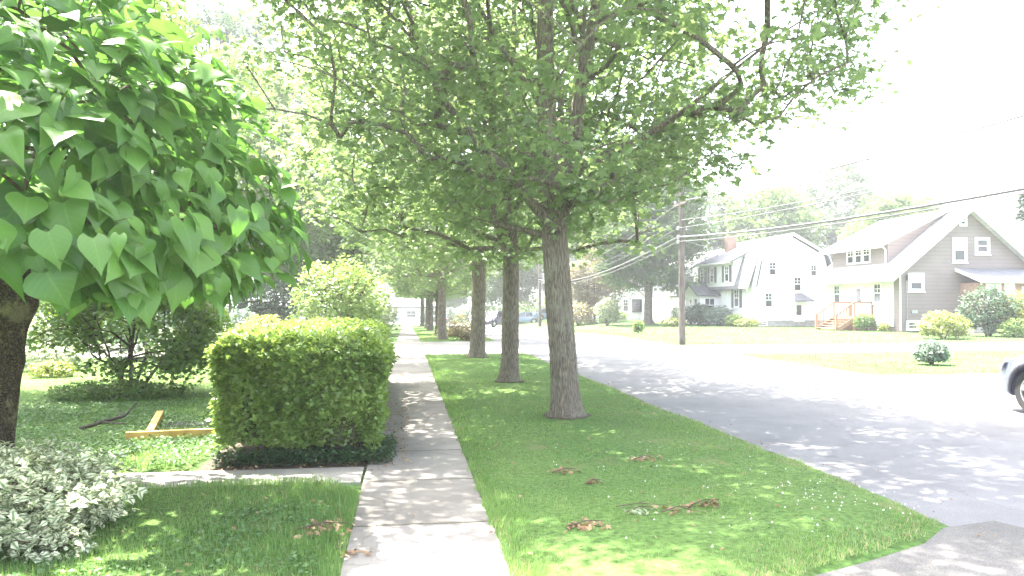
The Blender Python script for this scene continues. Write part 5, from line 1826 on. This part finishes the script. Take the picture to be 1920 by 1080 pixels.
# ---------------------------------------------------------------- house behind the left garden
H = empty('house', (0, 0, 0), 'grey house glimpsed through the garden leaves on the left', 'house')
mb = MB(); mb.box(-26, -17.5, 38, 50, -.3, 3.4); mb.build('wall', M['grey_siding'], H)
mb = MB(); mb.slab([(-21.7, 37.4, 6.6), (-27, 37.4, 3.3), (-27, 50.6, 3.3), (-21.7, 50.6, 6.6)], .15)
mb.slab([(-21.7, 37.4, 6.6), (-21.7, 50.6, 6.6), (-16.5, 50.6, 3.3), (-16.5, 37.4, 3.3)], .15)
mb.prism([(-25.9, 3.41), (-17.6, 3.41), (-21.7, 6.35)], 'y', 38.05, 49.9)
mb.build('roof', M['roof_grey'], H)
window(H, 'y', 38, -19.8, -18.6, 1.2, 2.8, .14, (1, 1)); window(H, 'y', 38, -23.5, -22.3, 1.2, 2.8, .14, (1, 1))

# ---------------------------------------------------------------- long low building closing the street
H = empty('building', (0, 0, 0), 'long low white building with a grey eave at the end of the street', 'building')
zb = G(0, 152)
mb = MB(); mb.box(-22, 9, 152, 166, zb - .3, zb + 3.0); mb.build('wall', M['white_siding'], H)
mb = MB(); mb.slab([(-22.8, 151, zb + 3.1), (9.8, 151, zb + 3.1), (9.8, 159, zb + 4.8), (-22.8, 159, zb + 4.8)], .2)
mb.slab([(-22.8, 159, zb + 4.8), (9.8, 159, zb + 4.8), (9.8, 167, zb + 3.1), (-22.8, 167, zb + 3.1)], .2)
mb.build('roof', M['roof_pale'], H)
mb = MB(); mb.box(-22.8, 9.8, 150.9, 150.97, zb + 2.75, zb + 3.15); mb.build('fascia', M['shutter'], H)
for k in range(7):
    window(H, 'y', 152, -20 + k * 4, -18 + k * 4, zb + .9, zb + 2.3, .12, (1, 0))

# =================================================================== UTILITY POLES AND WIRES
GP = 'utility poles'
root = empty('utility_pole', (11.8, 32.06, 0), 'brown wooden utility pole on the verge in front of the white gambrel house', 'utility pole', GP)
mb = MB(); mb.tube([(0, 0, -.2), (0, 0, 3), (.0, 0, 8.2)], [.15, .135, .105], 14); mb.build('post', M['pole'], root, smooth=True)
mb = MB(); mb.bar((-.05, -.75, 6.05), (-.05, .75, 6.05), .09, .11); mb.bar((-.05, -.9, 7.7), (-.05, .9, 7.7), .09, .11)
mb.build('crossarm', M['pole'], root)
for z, ys_ in ((6.05, (-.65, .65)), (7.7, (-.8, .8))):
    for yy in ys_:
        mb = MB(); mb.tube([(-.05, yy, z + .05), (-.05, yy, z + .13), (-.05, yy, z + .2)], [.03, .05, .03], 8); mb.build('insulator', M['insul'], root)
for z in (4.62, 4.42, 5.0):
    mb = MB(); mb.box(-.2, -.12, -.06, .06, z - .08, z + .08); mb.build('bracket', M['steel'], root)
x2, y2 = 14.1, 81.0
z2 = G(x2, y2)
root = empty('utility_pole', (x2, y2, z2), 'far utility pole carrying a dark transformer, seen left of the largest trunk', 'utility pole', GP)
mb = MB(); mb.tube([(0, 0, -.2), (0, 0, 7.6)], [.19, .14], 12); mb.build('post', M['pole'], root, smooth=True)
mb = MB(); mb.tube([(.5, -.1, 4.55), (.5, -.1, 4.65), (.5, -.1, 5.5), (.5, -.1, 5.6)], [.2, .3, .3, .2], 14); mb.build('transformer', M['steel'], root, smooth=True)
mb = MB(); mb.bar((-1.1, -.12, 5.2), (1.6, -.12, 5.2), .12, .14); mb.build('crossarm', M['pole'], root)


def wire(pts, sag, rad, label):
    out = []
    for a, b, s in zip(pts, pts[1:], sag):
        a, b = Vector(a), Vector(b)
        for k in range(25):
            u = k / 24
            q = a.lerp(b, u); q.z -= 4 * s * u * (1 - u)
            if k or not out: out.append(q)
    mb = MB(); mb.tube(out, rad, 6)
    o = mb.build('power_line', M['wire'], smooth=True)
    return props(o, label, 'power line', 'overhead wires along the far side of the street')


for dxx, zp, zf, z2_, sg, rd, lab in [
        (-.16, 4.62, 4.75, 5.0, .75, .034, 'thickest overhead cable crossing in front of the tan house roof'),
        (-.16, 4.42, 4.5, 4.8, .62, .016, 'thin wire just below the thickest cable at the utility pole'),
        (-.16, 5.0, 5.2, 5.3, .55, .014, 'thin wire in the middle of the pole just above the thickest cable'),
        (.05, 6.2, 6.1, 5.6, .75, .02, 'high wire from the lower crossarm passing before the tall grey green tree'),
        (-.05, 5.35, 5.3, 5.5, .72, .016, 'wire between the crossarm wire and the middle wires, over the dormer')]:
    wire([(x2 + dxx, y2 - .1, z2 + z2_), (11.8 + dxx, 32.06, zp), (12.2 + dxx, -9.0, zf)], [.9, sg], rd, lab)
wire([(11.66, 32.0, 4.5), (30.9, 44.55, 3.95)], [.6], .012, 'service drop from the utility pole to the tan house corner')

# =================================================================== CARS
def car(loc, rz, label, paint, Ln=4.5, Wd=1.82, Hh=1.5, suv=False, group='cars parked along the far part of the street'):
    root = empty('parked_car', loc, label, 'car', group, rz)
    rw = .335 if not suv else .36
    xa, xb = Ln * .5 - .86, -Ln * .5 + .95          # wheel centres
    Ra = rw + .06
    zb = .20 if not suv else .26
    hood, belt = (.92, .98) if not suv else (1.02, 1.08)
    L2 = Ln / 2

    def ztop(x):
        u = (x + L2) / Ln
        pts = [(0, belt - .06), (.05, belt + .02), (.3, belt), (.62, belt - .03), (.70, hood), (.9, hood - .12), (.97, hood - .24), (1, hood - .36)]
        for (a, za), (b, zb_) in zip(pts, pts[1:]):
            if u <= b: return za + (zb_ - za) * (u - a) / (b - a)
        return pts[-1][1]

    def wid(x):
        e = abs(x) / L2
        return Wd / 2 * (1 - .16 * max(0, (e - .72) / .28) ** 2.0)

    xs = sorted(set([round(v, 3) for v in list(np.linspace(-L2, L2, 34)) + [c + s for c in (xa, xb) for s in np.linspace(-Ra, Ra, 11)]]))
    V, F = [], []
    for x in xs:
        zz = zb + (.12 * max(0, (abs(x) / L2 - .9) / .1))
        for c in (xa, xb):
            if abs(x - c) <= Ra: zz = max(zz, rw + math.sqrt(max(0, Ra * Ra - (x - c) ** 2)))
        w = wid(x); zt = ztop(x)
        zm = max(zz + .03, zt - .30)
        half = [(0.0, zz), (w * .93, zz), (w * .985, zz + .03), (w, max(zz + .04, .52)), (w * .985, max(zz + .05, zm)), (w * .93, max(zz + .06, zt - .05)), (w * .82, max(zz + .07, zt)), (0, max(zz + .08, zt + .035))]
        ring = [(x, y, z) for y, z in half] + [(x, -y, z) for y, z in reversed(half[1:-1])]
        V += ring
    k = len(ring)
    for j in range(len(xs) - 1):
        for i in range(k):
            F.append((j * k + i, j * k + (i + 1) % k, (j + 1) * k + (i + 1) % k, (j + 1) * k + i))
    F += [tuple(range(k - 1, -1, -1)), tuple(range((len(xs) - 1) * k, len(xs) * k))]
    mb = MB(); mb.add(V, F)
    body = mb.build('body', paint, root, smooth=True, angle=40)
    # glasshouse
    tp = [(.16 if not suv else .03, belt - .03, .0), (.26 if not suv else .08, Hh - .06, 1), (.52, Hh, 1), (.60, Hh - .05, 1), (.75, hood, 0)]
    V, F = [], []
    for u, z, t in tp:
        x = -L2 + Ln * u
        wb, wt = Wd / 2 * .90, Wd / 2 * .70
        zl = ztop(x) - .03
        z = max(z, zl + .02)
        half = [(0, zl), (wb, zl), (wb + (wt - wb) * (1 if t else .15), z - .03), (wt * .85 if t else wb * .8, z), (0, z + .02)]
        V += [(x, y, q) for y, q in half] + [(x, -y, q) for y, q in reversed(half[1:-1])]
    k = 8
    for j in range(len(tp) - 1):
        for i in range(k):
            F.append((j * k + i, j * k + (i + 1) % k, (j + 1) * k + (i + 1) % k, (j + 1) * k + i))
    F += [tuple(range(k - 1, -1, -1)), tuple(range((len(tp) - 1) * k, len(tp) * k))]
    mb = MB(); mb.add(V, F); mb.build('window', M['glass'], root)
    # roof skin and pillars stand a little proud of the glass
    mb = MB()
    wt = Wd / 2 * .70
    xr0, xr1 = -L2 + Ln * tp[1][0], -L2 + Ln * tp[3][0]
    mb.prism([(xr0 - .03, Hh - .05), (xr0 + .25, Hh + .005), (xr0 + (xr1 - xr0) * .7, Hh + .015), (xr1 + .02, Hh - .035), (xr1 + .02, Hh - .065), (xr0 - .03, Hh - .08)], 'y', -wt * .98, wt * .98)
    for s in (-1, 1):
        wb = Wd / 2 * .905
        mb.bar((-L2 + Ln * tp[4][0] - .05, s * wb * .93, hood), (xr1, s * wt, Hh - .05), .07, .05)
        mb.bar((-L2 + Ln * tp[0][0] + .08, s * wb, belt), (xr0, s * wt, Hh - .07), .16 if suv else .1, .05)
        xm = -L2 + Ln * .46
        mb.bar((xm, s * wb, belt - .03), (xm - .04, s * wt * 1.01, Hh - .04), .09, .05)
    mb.build('roof', paint, root)
    for xw in (xa, xb):
        for s in (-1, 1):
            yw = s * (Wd / 2 - .13)
            prof = [(rw * .62, -.10), (rw * .95, -.105), (rw, -.07), (rw, .07), (rw * .95, .105), (rw * .62, .10)]
            nseg = 28
            V, F = [], []
            for j in range(nseg):
                a = 2 * PI * j / nseg
                for (q, yy) in prof:
                    V.append((xw + q * math.cos(a), yw + yy, rw + q * math.sin(a)))
            kk = len(prof)
            for j in range(nseg):
                for i in range(kk - 1):
                    F.append((j * kk + i, j * kk + i + 1, ((j + 1) % nseg) * kk + i + 1, ((j + 1) % nseg) * kk + i))
            mb = MB(); mb.add(V, F); wh = mb.build('wheel', M['tyre'], root, smooth=True, angle=40)
            mb = MB()
            yo = yw + s * .07
            V = []; F = []
            for j in range(nseg):
                a = 2 * PI * j / nseg
                for q, dy in ((rw * .64, .03), (rw * .57, .032), (rw * .55, -.05)):
                    V.append((xw + q * math.cos(a), yo + s * dy, rw + q * math.sin(a)))
            for j in range(nseg):
                for i in range(2):
                    F.append((j * 3 + i, j * 3 + i + 1, ((j + 1) % nseg) * 3 + i + 1, ((j + 1) % nseg) * 3 + i))
            mb.add(V, F)
            for j in range(5):
                a = 2 * PI * j / 5 + .3
                for da in (-.13, .13):
                    mb.bar((xw + .05 * math.cos(a), yo + s * .02, rw + .05 * math.sin(a)), (xw + rw * .58 * math.cos(a + da), yo + s * .012, rw + rw * .58 * math.sin(a + da)), .03, .05)
            mb.tube([(xw, yo - .02, rw), (xw, yo + s * .03, rw)], [.06, .05], 10)
            mb.build('rim', M['rim'], wh)
            mb = MB(); mb.tube([(xw, yo - s * .09, rw), (xw, yo - s * .06, rw)], [rw * .56, rw * .56], 20); mb.build('brake_disc', M['dark_metal'], wh)
            # dark lip round the wheel opening
            mb = MB()
            pts = []
            for j in range(15):
                a = PI * (j / 14) * 1.06 - .09
                xx = xw + (Ra + .012) * math.cos(a)
                pts.append((xx, s * (wid(xx) * .99 + .004), rw + (Ra + .012) * math.sin(a)))
            mb.tube(pts, .034, 6); mb.build('arch_trim', M['arch'], root, smooth=True)
    mb = MB(); mb.box(-L2 + .3, L2 - .3, -Wd / 2 + .28, Wd / 2 - .28, zb + .02, .75); mb.build('underbody', M['dark_metal'], root)
    for s in (-1, 1):
        mb = MB(); mb.slab([(L2 - .30, s * Wd * .455, hood - .17), (L2 - .02, s * Wd * .36, hood - .33), (L2 + .012, s * Wd * .34, hood - .45), (L2 - .24, s * Wd * .475, hood - .31)], .02); mb.build('headlight', M['lamp'], root)
        mb = MB(); mb.box(-L2 - .012, -L2 + .1, s * Wd * .38 - .16 * (s > 0) - .0 * s, s * Wd * .38 + .16 * (s < 0), belt - .28, belt - .1); mb.build('tail_light', M['tail'], root)
        mb = MB(); mb.box(L2 - Ln * .31, L2 - Ln * .31 + .16, min(s * Wd * .47, s * Wd * .57), max(s * Wd * .47, s * Wd * .57), belt - .02, belt + .12); mb.build('mirror', paint, root)
    mb = MB(); mb.box(L2 - .02, L2 + .015, -.5, .5, .38, .56); mb.build('grille', M['dark_metal'], root)
    return root


car((10.52, 9.5, -.02), R(90), 'silver blue car cut off by the right edge, only a front wheel and fender showing', M['paint_silver'], 4.4, 1.82, 1.55, True, 'cars across the street')
car((9.2, 80.5, G(9.2, 80.5)), R(-128), 'dark plum vehicle parked on the street beyond the second trunk', M['paint_plum'], 4.7, 1.85, 1.68, True)
car((8.1, 88.0, G(8, 88)), R(-95), 'white car behind the dark plum vehicle on the street', M['paint_white'], 4.6, 1.82, 1.5)
car((15.2, 99.5, G(15.2, 99.5)), R(172), 'blue car left of the far utility pole', M['paint_blue'], 4.5, 1.8, 1.5)
car((18.4, 99.0, G(18.4, 99)), R(5), 'blue car right of the far utility pole', M['paint_blue'], 4.5, 1.8, 1.5)
car((5.3, 117.0, G(5.3, 117)), R(90), 'navy car seen between the far street tree trunks', M['paint_navy'], 4.5, 1.8, 1.5)
for k, (x, pc, lab) in enumerate([(-3.4, 'paint_silver', 'silver car left of the sidewalk end before the far white building'), (-7.8, 'paint_white', 'white car farther left before the far white building')]):
    car((x, 146.5, G(0, 146)), R(180), lab, M[pc], 4.5, 1.8, 1.5, group='cars before the far building')
# broken edging stones beside the near car
for (x, y, s, lab) in [(10.9, 13.6, .22, 'longest edging stone beside the silver blue car'), (10.35, 13.9, .14, 'small edging stone left of the longest one'), (11.5, 13.3, .18, 'edging stone tucked nearest the silver blue car')]:
    mb = MB(); V = []
    v0 = [(-1, -.5, 0), (1, -.45, 0), (1.05, .5, 0), (-.9, .55, 0), (-.85, -.4, .45), (.8, -.35, .5), (.85, .4, .42), (-.7, .42, .55)]
    mb.add([(a * s, b * s, c * s * .9) for a, b, c in v0], [(3, 2, 1, 0), (4, 5, 6, 7), (0, 1, 5, 4), (1, 2, 6, 5), (2, 3, 7, 6), (3, 0, 4, 7)])
    o = mb.build('edging_stone', M['stone'], loc=(x, y, -.03))
    props(o, lab, 'stone', 'broken edging stones')

# =================================================================== SUMMER HAZE
m, nt, out = new_mat('haze')
pv = nt.nodes.new('ShaderNodeVolumePrincipled')
pv.inputs['Color'].default_value = (0.95, 0.97, 1.0, 1)
pv.inputs['Density'].default_value = 0.0011
pv.inputs['Anisotropy'].default_value = 0.3
nt.links.new(pv.outputs[0], out.inputs['Volume'])
mb = MB(); mb.box(-2600, 2600, -700, 3100, -5.0, 27.0)
props(mb.build('haze', m), kind='stuff')
